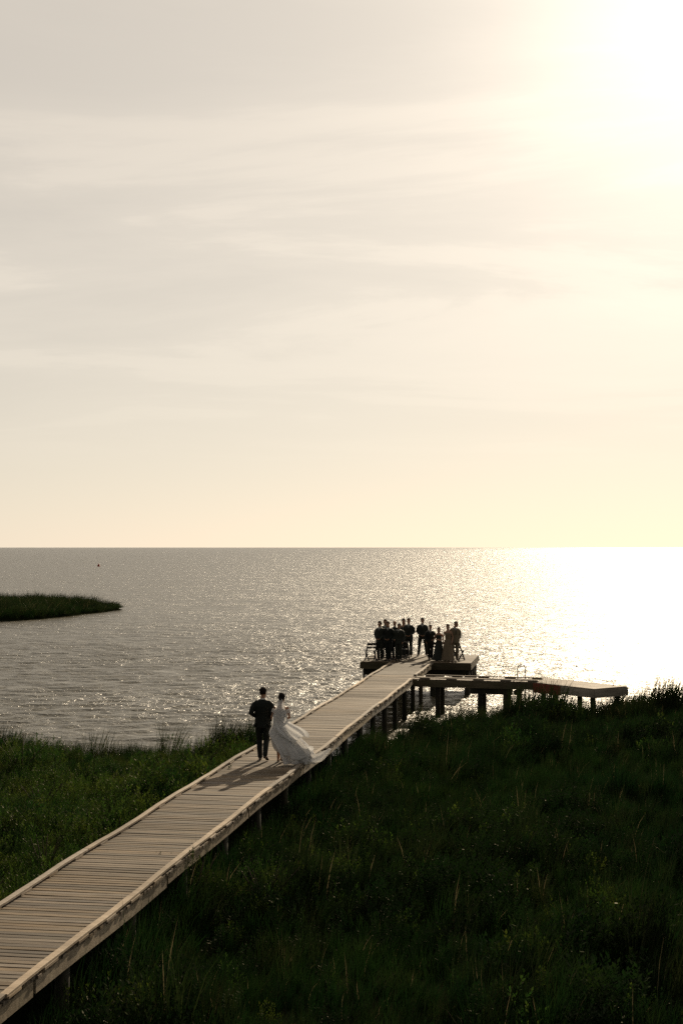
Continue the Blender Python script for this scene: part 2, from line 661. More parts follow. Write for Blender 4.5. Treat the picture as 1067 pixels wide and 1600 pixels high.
ISL = [(-70, 124), (-40, 127), (-30.8, 129), (-28, 134), (-26.2, 141), (-24.6, 148), (-23.6, 153.5), (-25.5, 158), (-30, 163), (-38, 168), (-70, 172)]


def island():
    cx_, cy_ = -45.0, 148.0
    bm = bmesh.new()
    rings = []
    for f, z in ((1.06, -1.2), (1.0, 0.03), (0.95, 0.28), (0.7, 0.42), (0.3, 0.45)):
        ring = []
        for i in range(len(ISL)):
            for k in range(4):
                a, b = ISL[i], ISL[(i + 1) % len(ISL)]
                x = a[0] + (b[0] - a[0]) * k / 4
                y = a[1] + (b[1] - a[1]) * k / 4
                w = 0.6 * vnoise(x, y, 0.4, 2)
                ring.append((cx_ + (x - cx_) * f + w, cy_ + (y - cy_) * f + w, z + 0.05 * vnoise(x, y, 0.6, f)))
        rings.append(ring)
    rings_loft(bm, rings)
    tag(link('island', mesh_of(bm, 'island'), M['mud'], None, True), kind='structure')


island()


def in_poly(x, y, P):
    c = False
    j = len(P) - 1
    for i in range(len(P)):
        if (P[i][1] > y) != (P[j][1] > y) and x < (P[j][0] - P[i][0]) * (y - P[i][1]) / (P[j][1] - P[i][1]) + P[i][0]:
            c = not c
        j = i
    return c


# ------------------------------------------------------------------ the boardwalk
DECK = 1.5
PA = R(9.495)
PD = Vector((math.sin(PA), math.cos(PA), 0))       # along the pier, away from shore
PN = Vector((math.cos(PA), -math.sin(PA), 0))      # to the right
P0 = Vector((-7.596, 0, 0))
HW = 0.936
PIER_RZ = -PA
S0, S1 = 12.2, 65.8
WL = [(21.0, 0.031), (23.0, -0.019), (24.6, -0.009), (26.9, 0.035), (28.2, 0.006), (30.4, 0.037), (32.6, -0.038), (33.6, -0.043), (35.4, -0.044), (37.6, 0.017), (45, -0.01), (51.8, 0.035), (55.5, 0.01), (61.1, -0.05), (64.8, 0.03)]
WR = [(16.6, 0.005), (18.2, 0.025), (20.2, 0.002), (24.1, -0.02), (26.5, -0.024), (28.2, 0.006), (30.4, -0.018), (32.2, 0.0), (36, 0.02), (41.1, -0.014), (44.2, -0.004), (48.9, 0.014), (56.1, 0.014)]


def pier(s, u, z=0.0):
    return P0 + PD * s + PN * u + Vector((0, 0, DECK + z))


def sag(s):
    return 0.012 * math.sin(s * 1.1) + 0.010 * math.sin(s * 0.43 + 1.0)


def wob(tab, s):
    return (0.4 if tab is WL else 0.6) * float(np.interp(s * math.cos(PA), [a for a, _ in tab], [b for _, b in tab]))


boardwalk = empty('boardwalk', (P0 + PD * S0))
tag(boardwalk, 'long weathered grey-brown timber boardwalk crossing the marsh to the water', 'boardwalk')
BW_INV = Vector(boardwalk.location)


def bw_child(name, me, mat, loc, rz=PIER_RZ, ry=0.0, rx=0.0):
    o = bpy.data.objects.new(name, me)
    COL.objects.link(o)
    if mat and not me.materials:
        me.materials.append(mat)
    o.parent = boardwalk
    o.location = Vector(loc) - BW_INV
    o.rotation_euler = (rx, ry, rz)
    return o


def plank_mesh(length, w, h, k):
    """one deck board with eased edges, slightly cupped and with uneven ends"""
    r = random.Random(k)
    bm = bmesh.new()
    n = 5
    rings = []
    b = 0.008
    bow = r.uniform(-0.004, 0.004)
    e0, e1 = r.uniform(-0.012, 0.012), r.uniform(-0.012, 0.012)
    for i in range(n):
        f = i / (n - 1)
        x = -length / 2 + length * f + (e0 if i == 0 else e1 if i == n - 1 else 0)
        dy = bow * math.sin(math.pi * f) + r.uniform(-.0015, .0015)
        dz = r.uniform(-0.0025, 0.0025)
        hy, tz = w / 2, dz
        rings.append([Vector(p) for p in ((x, -hy + dy, -h), (x, hy + dy, -h), (x, hy + dy, tz - b), (x, hy - b + dy, tz), (x, -hy + b + dy, tz), (x, -hy + dy, tz - b))])
    rings_loft(bm, rings)
    return mesh_of(bm, 'plank')


PITCH = 0.1465
plank_meshes = [plank_mesh(2 * HW - 0.01, 0.1305, 0.038, k) for k in range(10)]
s = S0 + 0.07
count = 0
far_bm = bmesh.new()
SKIP = int(3.0 / PITCH)
while s < S1 - 0.05:
    rz = PIER_RZ + random.gauss(0, 0.0035)
    loc = pier(s, random.gauss(0, 0.006), sag(s) + random.gauss(0, 0.0022))
    me = plank_meshes[random.randrange(10)]
    if count >= SKIP and count < SKIP + 300:
        bw_child('plank', me, M['deck_wood'], loc, rz, random.gauss(0, 0.0015), random.gauss(0, 0.008))
    else:
        mt = Matrix.Translation(loc - BW_INV) @ Matrix.Rotation(rz, 4, 'Z')
        tmp = bmesh.new()
        tmp.from_mesh(me)
        tmp.transform(mt)
        tm = bpy.data.meshes.new('t')
        tmp.to_mesh(tm)
        tmp.free()
        far_bm.from_mesh(tm)
        bpy.data.meshes.remove(tm)
    s += PITCH
    count += 1
o = link('plank_run', mesh_of(far_bm, 'plank_run'), M['deck_wood'], boardwalk)
o['kind'] = 'stuff'


def strip_mesh(path, w, h, name, bev=0.006):
    """board following a list of centre points (top face at the points); path in local coordinates"""
    bm = bmesh.new()
    rings = []
    for i, p in enumerate(path):
        d = (path[min(i + 1, len(path) - 1)] - path[max(i - 1, 0)]).normalized()
        sd = Vector((0, 0, 1)).cross(d).normalized()
        rings.append([p + sd * a + Vector((0, 0, z)) for a, z in ((-w / 2, -h), (w / 2, -h), (w / 2, -bev), (w / 2 - bev, 0), (-w / 2 + bev, 0), (-w / 2, -bev))])
    rings_loft(bm, rings)
    return mesh_of(bm, name)


RAIL_W, RAIL_H, BLK_H = 0.10, 0.038, 0.038
RAIL_TOP = RAIL_H + BLK_H
BRANCH0, BRANCH1 = 57.35, 58.75                   # opening for the side walkway on the right


def to_local(p, origin):
    v = p - origin
    c, sn = math.cos(-PIER_RZ), math.sin(-PIER_RZ)
    return Vector((v.x * c - v.y * sn, v.x * sn + v.y * c, v.z))


def rail_line(side, a, b):
    tab = WL if side < 0 else WR
    seg = []
    s = a
    while s < b - 0.05:
        ln = random.choice((3.6, 4.2, 4.8)) + random.uniform(-.05, .05)
        e = min(b, s + ln)
        if b - e < 1.0:
            e = b
        seg.append((s, e))
        s = e
    for (p, q) in seg:
        org = pier((p + q) / 2, 0)
        j0, j1 = random.uniform(-.012, .012), random.uniform(-.012, .012)
        path = []
        n = max(3, int((q - p) / 0.6))
        for i in range(n + 1):
            f = i / n
            s = p + 0.006 + (q - p - 0.012) * f
            u = side * (HW - RAIL_W / 2) + wob(tab, s) + j0 * (1 - f) + j1 * f
            path.append(to_local(pier(s, u, RAIL_TOP + sag(s) + 0.004 * math.sin(i * 2.1 + p)), org))
        bw_child('rail_board', strip_mesh(path, RAIL_W + random.uniform(-.006, .008), RAIL_H, 'rail_board'), M['rail_wood'], org)
    s = a + 0.2
    while s < b - 0.2:
        ln = random.uniform(0.36, 0.46)
        u = side * (HW - RAIL_W / 2) + wob(tab, s) + random.uniform(-.006, .006) + side * 0.003
        bm = bmesh.new()
        box(bm, (0, 0, 0), (ln, RAIL_W + 0.016, BLK_H - 0.002), None, 0.003)
        bw_child('spacer_block', mesh_of(bm, 'spacer_block'), M['rail_wood'], pier(s, u, BLK_H / 2 + 0.001 + sag(s)), PIER_RZ + math.pi / 2)
        s += 1.18 + random.uniform(-.06, .06)


rail_line(-1, S0, S1 - 1.2)
rail_line(1, S0, BRANCH0)
rail_line(1, BRANCH1, S1 - 1.2)

# side boards hung below the deck ends, with piles at every joint
BENT = 2.86
b0 = 13.6
bents = [b0 + BENT * k for k in range(18)]
for side in (-1, 1):
    s = b0 - BENT / 2
    k = 0
    while s < S1 - 1.5:
        e = min(s + BENT * 2, S1 - 0.9)
        gap = 0.045
        org = pier((s + e) / 2, 0)
        tilt = random.uniform(-.02, .02)
        hgt = random.choice((0.165, 0.175, 0.19))
        path = []
        for i in range(8):
            f = i / 7
            ss = s + gap + (e - s - 2 * gap) * f
            u = side * (HW - 0.045) + 0.6 * wob(WL if side < 0 else WR, ss)
            path.append(to_local(pier(ss, u, -0.040 + sag(ss) + tilt * (f - 0.5)), org))
        bw_child('side_board', strip_mesh(path, 0.04, hgt, 'side_board', 0.004), M['fascia_wood'], org)
        s = e
        k += 1


def pile_mesh(r, h, seed):
    rr = random.Random(seed)
    bm = bmesh.new()
    n = 10
    rings = []
    for i in range(6):
        f = i / 5
        rings.append([Vector((r * (1 + 0.05 * math.sin(3 * k + seed)) * (1 - 0.06 * f) * math.cos(6.2832 * k / n) + 0.01 * rr.uniform(-1, 1),
                              r * (1 - 0.06 * f) * math.sin(6.2832 * k / n) + 0.006 * rr.uniform(-1, 1), -h + h * f)) for k in range(n)])
    rings_loft(bm, rings)
    me = mesh_of(bm, 'pile')
    me.shade_smooth()
    return me


pile_meshes = [pile_mesh(0.10, 3.2, k) for k in range(4)]
for s in bents:
    for side in (-1, 1):
        bw_child('pile', pile_meshes[random.randrange(4)], M['pile_wood'], pier(s, side * (HW - 0.20), -0.235), random.uniform(0, 6))
    bm = bmesh.new()
    box(bm, (0, 0, 0), (2 * HW - 0.16, 0.09, 0.19), None, 0.006)
    bw_child('cross_beam', mesh_of(bm, 'cross_beam'), M['pile_wood'], pier(s + 0.10, 0, -0.145 - 0.002))
for u in (-0.45, 0.0, 0.45):
    bm = bmesh.new()
    box(bm, (0, 0, 0), (S1 - S0 - 1.2, 0.045, 0.14), None)
    bw_child('joist', mesh_of(bm, 'joist'), M['pile_wood'], pier((S0 + S1) / 2 - 0.3, u, -0.052 - 0.07), PIER_RZ + math.pi / 2)


# ------------------------------------------------------------------ end platform, side walkway, swim dock
class Rig:
    """children laid out in a local frame: x right, y along, z = 0 at deck level"""
    def __init__(self, name, label, cat, loc, rz):
        self.root = empty(name, loc, rz)
        tag(self.root, label, cat)

    def add(self, name, bm, mat, loc=(0, 0, 0), rz=0.0, smooth=False):
        o = link(name, mesh_of(bm, name), M[mat], self.root, smooth)
        o.location = loc
        o.rotation_euler = (0, 0, rz)
        return o

    def box(self, name, mat, c, size, bev=0.006, rz=0.0):
        bm = bmesh.new()
        sx, sy, sz = size
        if sy > sx:
            box(bm, (0, 0, 0), (sy, sx, sz), None, bev)
            rz += math.pi / 2
        else:
            box(bm, (0, 0, 0), size, None, bev)
        return self.add(name, bm, mat, c, rz)

    def pile(self, x, y, top, r=0.11):
        o = link('pile', pile_mesh(r, 3.2, random.randrange(99)), M['pile_wood'], self.root)
        o.location = (x, y, top)
        return o


def plank_field(bm, x0, x1, y0, y1, along='x', pitch=PITCH):
    """deck boards side by side, each its own piece"""
    a, b = (y0, y1) if along == 'x' else (x0, x1)
    p = a + pitch / 2
    while p < b - pitch / 3:
        z = random.gauss(0, 0.002) - 0.019
        if along == 'x':
            box(bm, ((x0 + x1) / 2 + random.gauss(0, .006), p, z), (x1 - x0, pitch - 0.010, 0.038), None, 0.006)
        else:
            box(bm, (p, (y0 + y1) / 2 + random.gauss(0, .006), z), (y1 - y0, pitch - 0.010, 0.038),
                (Vector((0, 1, 0)), Vector((-1, 0, 0)), Vector((0, 0, 1))), 0.006)
        p += pitch


PLS = 65.9                                          # the platform starts here along the pier
plat = Rig('pier_platform', 'square timber platform at the end of the boardwalk where the guests stand', 'platform', pier(PLS, 0), PIER_RZ)
PX0, PX1, PY = -2.45, 2.62, 4.9
bm = bmesh.new()
plank_field(bm, PX0, PX1, 0, PY)
plat.add('deck', bm, 'deck_wood')['kind'] = 'stuff'
plat.box('front_board', 'shaded_fascia_wood', ((PX0 + PX1) / 2, -0.022, -0.042 - 0.14), (PX1 - PX0 + .02, 0.04, 0.28))
plat.box('back_board', 'shaded_fascia_wood', ((PX0 + PX1) / 2, PY + 0.022, -0.042 - 0.14), (PX1 - PX0 + .02, 0.04, 0.28))
plat.box('side_board', 'shaded_fascia_wood', (PX0 + 0.02, PY / 2, -0.044 - 0.14), (0.04, PY, 0.276))
plat.box('side_board', 'shaded_fascia_wood', (PX1 - 0.02, PY / 2, -0.044 - 0.14), (0.04, PY, 0.276))
for y in (0.35, 1.8, 3.2, 4.6):
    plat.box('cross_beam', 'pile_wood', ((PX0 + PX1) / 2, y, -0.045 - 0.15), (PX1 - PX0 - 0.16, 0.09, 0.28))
    for x in (PX0 + 0.2, -0.75, 0.85, PX1 - 0.2):
        plat.pile(x, y, -0.34, 0.13)
# dark board standing in for the shade of the recess under the front edge
plat.box('recess_shade_board', 'pile_wood', ((PX0 + PX1) / 2, 0.24, -0.46), (PX1 - PX0 - 0.5, 0.05, 0.26))

# side walkway
WA = Vector((3.25, 56.75, DECK))
WB = Vector((7.62, 55.5, DECK))
wdir = (WB - WA).normalized()
wrz = math.atan2(wdir.y, wdir.x)
wlen = (WB - WA).length
walk = Rig('side_walkway', 'low timber side walkway branching right from the boardwalk towards the ladder', 'walkway', WA, wrz)
WW = 1.25
bm = bmesh.new()
plank_field(bm, -0.55, wlen, 0, WW, 'y')
walk.add('deck', bm, 'deck_wood')['kind'] = 'stuff'
for yy, nm in ((0.05, 'near'), (WW - 0.05, 'far')):
    x = -0.35 if yy < 0.5 else -0.15
    while x < wlen - 0.1:
        e = min(wlen, x + 2.4)
        if wlen - e < 0.6:
            e = wlen
        walk.box('rail_board', 'rail_wood', ((x + e) / 2, yy, RAIL_TOP - 0.019), (e - x - 0.01, RAIL_W, RAIL_H))
        x = e
    x = 0.05
    while x < wlen - 0.1:
        walk.box('spacer_block', 'fascia_wood', (x, yy, 0.02), (0.42, RAIL_W - 0.012, BLK_H + 0.003), 0.003)
        x += 1.08
walk.box('side_board', 'shaded_fascia_wood', (wlen / 2 - 0.2, -0.002, -0.042 - 0.13), (wlen + 0.36, 0.04, 0.26))
walk.box('side_board', 'shaded_fascia_wood', (wlen / 2 - 0.2, WW + 0.002, -0.042 - 0.13), (wlen + 0.36, 0.04, 0.26))
for x in (0.55, 2.25, 3.25):
    walk.pile(x, 0.16, -0.28, 0.10)
    walk.pile(x, WW - 0.16, -0.28, 0.10)
walk.box('cross_beam', 'pile_wood', (2.75, 0.10, -0.42), (1.6, 0.09, 0.22))
walk.box('cross_beam', 'pile_wood', (0.55, WW / 2, -0.17), (0.09, WW - 0.1, 0.22))
bm = bmesh.new()
tube(bm, [(0, -0.35, 0), (0, 0.9, 0)], [0.11, 0.11], 12, round_ends=False)
walk.add('log_end', bm, 'pile_wood', (3.72, 0.3, -0.42), 0.0, True)

# swim dock, turned towards the shore
DA, DB = Vector((9.36, 52.85, DECK)), Vector((10.86, 53.65, DECK))     # shoreward end
DC = Vector((7.45, 55.5, DECK))
ddir = (DC - DA).normalized()
dperp = Vector((ddir.y, -ddir.x, 0))
drz = math.atan2(-ddir.x, ddir.y)
DLEN, DWID = 4.6, 1.75
dock = Rig('swim_dock', 'sunlit timber swim dock with a red side panel at the end of the side walkway', 'dock', DA, drz)
bm = bmesh.new()
plank_field(bm, 0, DWID, 0, DLEN)
dock.add('deck', bm, 'rail_wood')['kind'] = 'stuff'  # paler rail wood: sunlit look of the dock top put into the colour
dl = (DC - DA).length
rl = 1.5
dock.box('side_board', 'fascia_wood', (0.002, (dl - rl) / 2, -0.042 - 0.15), (0.04, dl - rl, 0.30))
rp = dock.box('side_panel', 'red_paint', (-0.004, dl - rl / 2, -0.042 - 0.17), (0.045, rl - 0.01, 0.36))
rp['label'] = 'faded dark red side panel'
dock.box('side_board', 'fascia_wood', (DWID - 0.002, DLEN / 2, -0.042 - 0.15), (0.04, DLEN, 0.30))
dock.box('end_board', 'fascia_wood', (DWID / 2, -0.022, -0.042 - 0.15), (DWID + 0.02, 0.04, 0.30))
dock.box('end_board', 'fascia_wood', (DWID / 2, DLEN + 0.022, -0.042 - 0.15), (DWID + 0.02, 0.04, 0.30))
for y in (0.3, dl - 1.0, DLEN - 0.3):
    for x in (0.22, DWID - 0.22):
        dock.pile(x, y, -0.32, 0.11)
bm = bmesh.new()
tube(bm, [(0, 0, 0), (0, 0, 0.09)], [0.02, 0.02], 8, round_ends=False)
tube(bm, [(-0.10, 0, 0.09), (0.10, 0, 0.09)], [0.018, 0.014], 8)
cl = dock.add('cleat', bm, 'steel', (DWID - 0.15, 0.55, 0.0))

# swim ladder on the far side of the walkway
lx = 3.72
lad = empty('swim_ladder', walk.root.matrix_basis @ Vector((lx, WW + 0.07, 0)), wrz)
lad.location.z = DECK
tag(lad, 'hooped steel swim ladder standing at the far edge of the side walkway', 'ladder')
for sx in (-0.16, 0.16):
    bm = bmesh.new()
    pts = [(sx, -0.12, -0.03), (sx, -0.12, 0.22)]
    tube(bm, [(sx, -0.03, -1.5), (sx, -0.03, 0.36), (sx * 0.92, -0.03, 0.45), (sx * 0.6, -0.03, 0.53), (0, -0.03, 0.56)], [0.021] * 5, 8)
    link('handrail', mesh_of(bm, 'handrail'), M['steel'], lad, True)
for z in (0.28, -0.35, -0.63, -0.91, -1.2):
    bm = bmesh.new()
    tube(bm, [(-0.16, -0.03, z), (0.16, -0.03, z)], [0.017, 0.017], 8, ref=(0, 0, 1), round_ends=False)
    link('rung', mesh_of(bm, 'rung'), M['steel'], lad, True)

# pale mooring post just beyond the left rail
mp = empty('mooring_post', pier(60.3, -1.35, -1.9))
tag(mp, 'slim pale mooring post beside the left rail near the platform', 'post')
bm = bmesh.new()
tube(bm, [(0, 0, -1), (0, 0, 1.72)], [0.06, 0.055], 10, round_ends=False)
link('shaft', mesh_of(bm, 'shaft'), M['rail_wood'], mp, True)
bm = bmesh.new()
tube(bm, [(0, 0, 1.72), (0, 0, 1.80)], [0.075, 0.05], 10, round_ends=False)
link('cap', mesh_of(bm, 'cap'), M['shirt_white'], mp, True)


# ------------------------------------------------------------------ people
def remesh(bm, voxel, smooth=4):
    """weld overlapping closed shapes into one continuous surface"""
    me = bpy.data.meshes.new('raw')
    bmesh.ops.recalc_face_normals(bm, faces=bm.faces)
    bm.to_mesh(me)
    bm.free()
    o = bpy.data.objects.new('raw', me)
    COL.objects.link(o)
    md = o.modifiers.new('r', 'REMESH')
    md.mode = 'VOXEL'
    md.voxel_size = voxel
    sm = o.modifiers.new('s', 'SMOOTH')
    sm.factor = 0.5
    sm.iterations = smooth
    dg = bpy.context.evaluated_depsgraph_get()
    res = bpy.data.meshes.new_from_object(o.evaluated_get(dg))
    bpy.data.objects.remove(o)
    bpy.data.meshes.remove(me)
    res.shade_smooth()
    return res


def base_pose():
    return dict(
        hipL=(-.095, 0, .92), kneeL=(-.105, .025, .50), ankL=(-.115, -.02, .085), toeL=(-.14, .17, .035),
        hipR=(.095, 0, .92), kneeR=(.105, .025, .50), ankR=(.115, -.02, .085), toeR=(.14, .17, .035),
        shL=(-.18, -.015, 1.435), elL=(-.235, -.04, 1.15), wrL=(-.215, .07, .91), haL=(-.20, .10, .82),
        shR=(.18, -.015, 1.435), elR=(.235, -.04, 1.15), wrR=(.215, .07, .91), haR=(.20, .10, .82),
        head=(0, .015, 1.655), yaw=0.0, neck=(0, -.015, 1.48))


CLASP = dict(elL=(-.25, -.03, 1.15), wrL=(-.10, .17, .98), haL=(-.02, .21, .93), elR=(.25, -.03, 1.15), wrR=(.10, .17, .99), haR=(.02, .215, .94))
WIDE = dict(kneeL=(-.15, .03, .50), ankL=(-.19, -.02, .085), toeL=(-.24, .16, .035), kneeR=(.15, .03, .50), ankR=(.19, -.02, .085), toeR=(.24, .16, .035))
CLOSE = dict(kneeL=(-.085, .03, .50), ankL=(-.075, -.02, .085), toeL=(-.09, .17, .035), kneeR=(.085, .03, .50), ankR=(.075, -.02, .085), toeR=(.09, .17, .035))
POCKET = dict(elL=(-.28, -.08, 1.16), wrL=(-.19, .07, .97), haL=(-.17, .10, .89), elR=(.28, -.08, 1.16), wrR=(.19, .07, .97), haR=(.17, .10, .89))


def V3(p):
    return Vector(p)


def head_rings(c, yaw, grow=0.0):
    """skull and jaw as stacked ovals, face towards +y"""
    prof = [(-.118, .026, .030, .045), (-.100, .045, .052, .034), (-.070, .058, .074, .016), (-.035, .066, .086, .004), (0.0, .071, .093, -.004),
            (.040, .074, .097, -.008), (.075, .067, .087, -.008), (.100, .047, .062, -.006), (.115, .020, .028, -.004)]
    rings = []
    for z, rx, ry, oy in prof:
        ring = []
        for k in range(16):
            a = 2 * math.pi * k / 16
            x, y = (rx + grow) * math.cos(a), (ry + grow) * math.sin(a) + oy
            ring.append(V3((c[0] + x * math.cos(yaw) - y * math.sin(yaw), c[1] + x * math.sin(yaw) + y * math.cos(yaw), c[2] + z * (1 + grow * 6))))
        rings.append(ring)
    for r_ in rings:
        for i, v in enumerate(r_):
            q = V3(c)
            r_[i] = q + (v - q) * 1.09
    return rings


def hand(bm, w, h, side, k=1.0):
    """palm, four bent fingers of unequal length and a thumb leaving the side of the palm"""
    w, h = V3(w), V3(h)
    d = (h - w).normalized()
    inward = V3((-side, 0.25, 0))
    nrm = (inward - d * inward.dot(d)).normalized()     # palm faces the body
    across = d.cross(nrm).normalized()
    pe = w + d * .085 * k
    tube(bm, [w - d * .02, w + d * .03 * k, pe], [(.020 * k, .026 * k), (.019 * k, .038 * k), (.014 * k, .040 * k)], 8, ref=nrm)
    for i, ln in enumerate((.066, .076, .070, .054)):
        o = across * (-.030 + .020 * i) * k
        a = pe + o - d * .01
        b = a + (d * .5 + nrm * .12) * ln * k
        c = b + (d * .32 + nrm * .32) * ln * k
        tube(bm, [a, b, c], [.0095 * k, .0088 * k, .0075 * k], 6)
    s0 = w + d * .025 * k - across * .030 * k
    tube(bm, [s0, s0 - across * .025 * k + d * .025 * k + nrm * .01, s0 - across * .028 * k + d * .055 * k + nrm * .022], [.013 * k, .011 * k, .009 * k], 6)


def shoe(bm, ank, toe, k=1.0):
    ank, toe = V3(ank), V3(toe)
    d = toe - ank
    fwd = V3((d.x, d.y, 0)).normalized()
    heel = ank + V3((0, 0, -.045)) - fwd * .045 * k
    mid = ank.lerp(toe, .55) + V3((0, 0, -.012))
    tube(bm, [heel, ank + V3((0, 0, -.03)) + fwd * .01, mid, toe, toe + fwd * .055 * k], [(.032, .036), (.038, .042), (.043, .033), (.046, .028), (.030, .020)], 10, ref=(1, 0, 0))


def torso_rings(rows, n=18):
    return [ell_ring((0 if len(r) < 4 else r[3], -.005 if len(r) < 5 else r[4], r[0]), r[1], r[2], n) for r in rows]


def person(label, loc, rz, H=1.78, pose=None, outfit='suit', hair='short', hairm='hair_dark', skin='skin_a', suit='suit_black', voxel=0.013,
           group=None, shirt=True, extra=None, build=1.0):
    P = base_pose()
    for q in (pose or []):
        P.update(q)
    k = H / 1.78
    fem = outfit in ('gown', 'dress')
    sw = 0.86 if fem else 1.0 * build
    J = {a: (V3(b) if isinstance(b, tuple) else b) for a, b in P.items()}
    for sname in ('shL', 'shR'):
        J[sname] = V3((J[sname].x * sw, J[sname].y, J[sname].z))
    # --- body: one continuous surface
    bm = bmesh.new()
    tw = 0.9 if fem else build
    rings_loft(bm, torso_rings([(.84, .12 * tw, .085), (.90, .155, .105), (.97, .16, .108), (1.08, .128 * tw, .092), (1.2, .145 * tw, .10),
                                (1.32, .165 * tw, .105), (1.40, .155 * tw, .088), (1.445, .098 * tw, .068), (1.48, .058, .054)]))
    nk, hd = J['neck'], J['head']
    tube(bm, [nk + V3((0, 0, -.04)), nk + V3((0, 0, .03)), hd + V3((0, -.02, -.07))], [.064, .060, .057], 12)
    rings_loft(bm, head_rings(hd, J['yaw']))
    cy_, sy_ = math.cos(J['yaw']), math.sin(J['yaw'])

    def hp(x, y, z):
        return V3((hd.x + x * cy_ - y * sy_, hd.y + x * sy_ + y * cy_, hd.z + z))
    tube(bm, [hp(0, .085, .02), hp(0, .108, -.020), hp(0, .092, -.034)], [.010, .014, .012], 8)        # nose
    tube(bm, [hp(-.035, .083, .028), hp(.035, .083, .028)], [.010, .010], 6, ref=(0, 0, 1))             # brow
    tube(bm, [hp(-.018, .080, -.062), hp(.018, .080, -.062)], [.010, .010], 6, ref=(0, 0, 1))           # lips
    for sx in (-1, 1):
        tube(bm, [hp(sx * .074, -.012, .022), hp(sx * .078, -.010, -.018)], [(.007, .020), (.006, .014)], 8, ref=(1, 0, 0))
    for sd, s_ in (('L', -1), ('R', 1)):
        hip, kn, an, to = J['hip' + sd], J['knee' + sd], J['ank' + sd], J['toe' + sd]
        calf = kn.lerp(an, .3) + V3((0, -.018, 0))
        tube(bm, [hip + V3((0, 0, .02)), hip.lerp(kn, .4), kn, calf, kn.lerp(an, .75), an], [.085, .076, .054, .055, .040, .036], 12)
        tube(bm, [an + V3((0, -.03, -.035)), an.lerp(to, .5), to, to + (to - an).normalized() * .03], [.032, (.036, .030), (.040, .022), (.03, .016)], 10)
        sh, el, wr, ha = J['sh' + sd], J['el' + sd], J['wr' + sd], J['ha' + sd]
        lo = .05 if outfit == 'suit' else .012
        tube(bm, [V3((sh.x * .55, sh.y, sh.z - lo - .01)), V3((sh.x * .97, sh.y, sh.z - lo)), sh.lerp(el, .4), el, el.lerp(wr, .35), wr], [.052, .054 if not fem else .046, .045 if not fem else .038, .036 if not fem else .032, .036 if not fem else .031, .025], 10)
        hand(bm, wr, wr + (ha - wr).normalized() * .1, s_)
    me = remesh(bm, voxel)
    me.materials.append(M[skin])
    me.materials.append(M['eye_dark'])
    me.materials.append(M['lip'])
    idx = np.zeros(len(me.polygons), np.int32)
    for pl in me.polygons:
        c = pl.center - hd
        x, y, z = c.x * cy_ + c.y * sy_, -c.x * sy_ + c.y * cy_, c.z
        if y > .05:
            if abs(abs(x) - .032) < .014 and abs(z - .008) < .009:
                idx[pl.index] = 1
            elif abs(x) < .024 and abs(z + .062) < .010:
                idx[pl.index] = 2
    me.polygons.foreach_set('material_index', idx)
    root = link('person', me, None)
    root.location = loc
    root.rotation_euler = (0, 0, rz)
    root.scale = (k, k, k)
    tag(root, label, 'person', group)

    def cloth(name, bm2, mat, vox=voxel, sm=3):
        return link(name, remesh(bm2, vox, sm), M[mat], root)

    # --- hair
    bm = bmesh.new()
    rings = head_rings(hd, J['yaw'], .007)
    rings_loft(bm, rings)
    me = remesh(bm, max(voxel * .8, .009), 2)
    b2 = bmesh.new()
    b2.from_mesh(me)
    kill = []
    for f in b2.faces:
        c = f.calc_center_median() - hd
        x, y, z = c.x * cy_ + c.y * sy_, -c.x * sy_ + c.y * cy_, c.z
        low = -.045 if hair == 'short' else -.06
        if hair == 'bald':
            low = .02
        if (y > .03 and z < .066) or (y > -.02 and z < .0) or z < low or (hair == 'bald' and z > .07):
            kill.append(f)
    bmesh.ops.delete(b2, geom=kill, context='FACES')
    ho = link('hair', mesh_of(b2, 'hair'), M[hairm], root, True)
    if hair == 'bun':
        bm = bmesh.new()
        tube(bm, [hp(0, -.09, .0), hp(0, -.125, -.03)], [.045, .040], 12)
        cloth('hair_bun', bm, hairm, .009).parent = ho
    elif hair == 'long':
        bm = bmesh.new()
        tube(bm, [hp(0, -.055, .04), hp(0, -.085, -.05), hp(0, -.095, -.16), hp(0, -.10, -.27)], [(.07, .05), (.078, .045), (.075, .035), (.05, .02)], 12)
        cloth('long_hair', bm, hairm, .012).parent = ho

    # --- clothes
    if outfit == 'suit':
        bm = bmesh.new()
        rings_loft(bm, torso_rings([(.80, .205, .150), (.86, .198, .146), (.95, .186 * tw, .136), (1.08, .178 * tw, .126), (1.2, .192 * tw, .132),
                                    (1.32, .208 * tw, .134), (1.40, .203 * tw, .116), (1.452, .145 * tw, .092), (1.485, .078, .075)]))
        for sd in 'LR':
            sh, el, wr = J['sh' + sd], J['el' + sd], J['wr' + sd]
            tube(bm, [V3((sh.x * .35, sh.y, sh.z - .03)), V3((sh.x * .8, sh.y, sh.z - .034)), V3((sh.x * 1.1, sh.y, sh.z - .095)), sh.lerp(el, .55), el, el.lerp(wr, .5), el.lerp(wr, .95)], [.066, .066, .072, .071, .064, .056, .046], 12)
        jk = cloth('jacket', bm, suit)
        bm = bmesh.new()
        rings_loft(bm, torso_rings([(.84, .14, .11), (.92, .172, .122), (1.0, .160, .118), (1.06, .145, .108)]))
        for sd in 'LR':
            hip, kn, an = J['hip' + sd], J['knee' + sd], J['ank' + sd]
            tube(bm, [hip + V3((0, 0, .03)), hip.lerp(kn, .35), kn, kn.lerp(an, .5) + V3((0, -.008, 0)), an + (kn - an).normalized() * .0], [.104, .098, .075, .068, .060], 12)
        cloth('trousers', bm, suit)
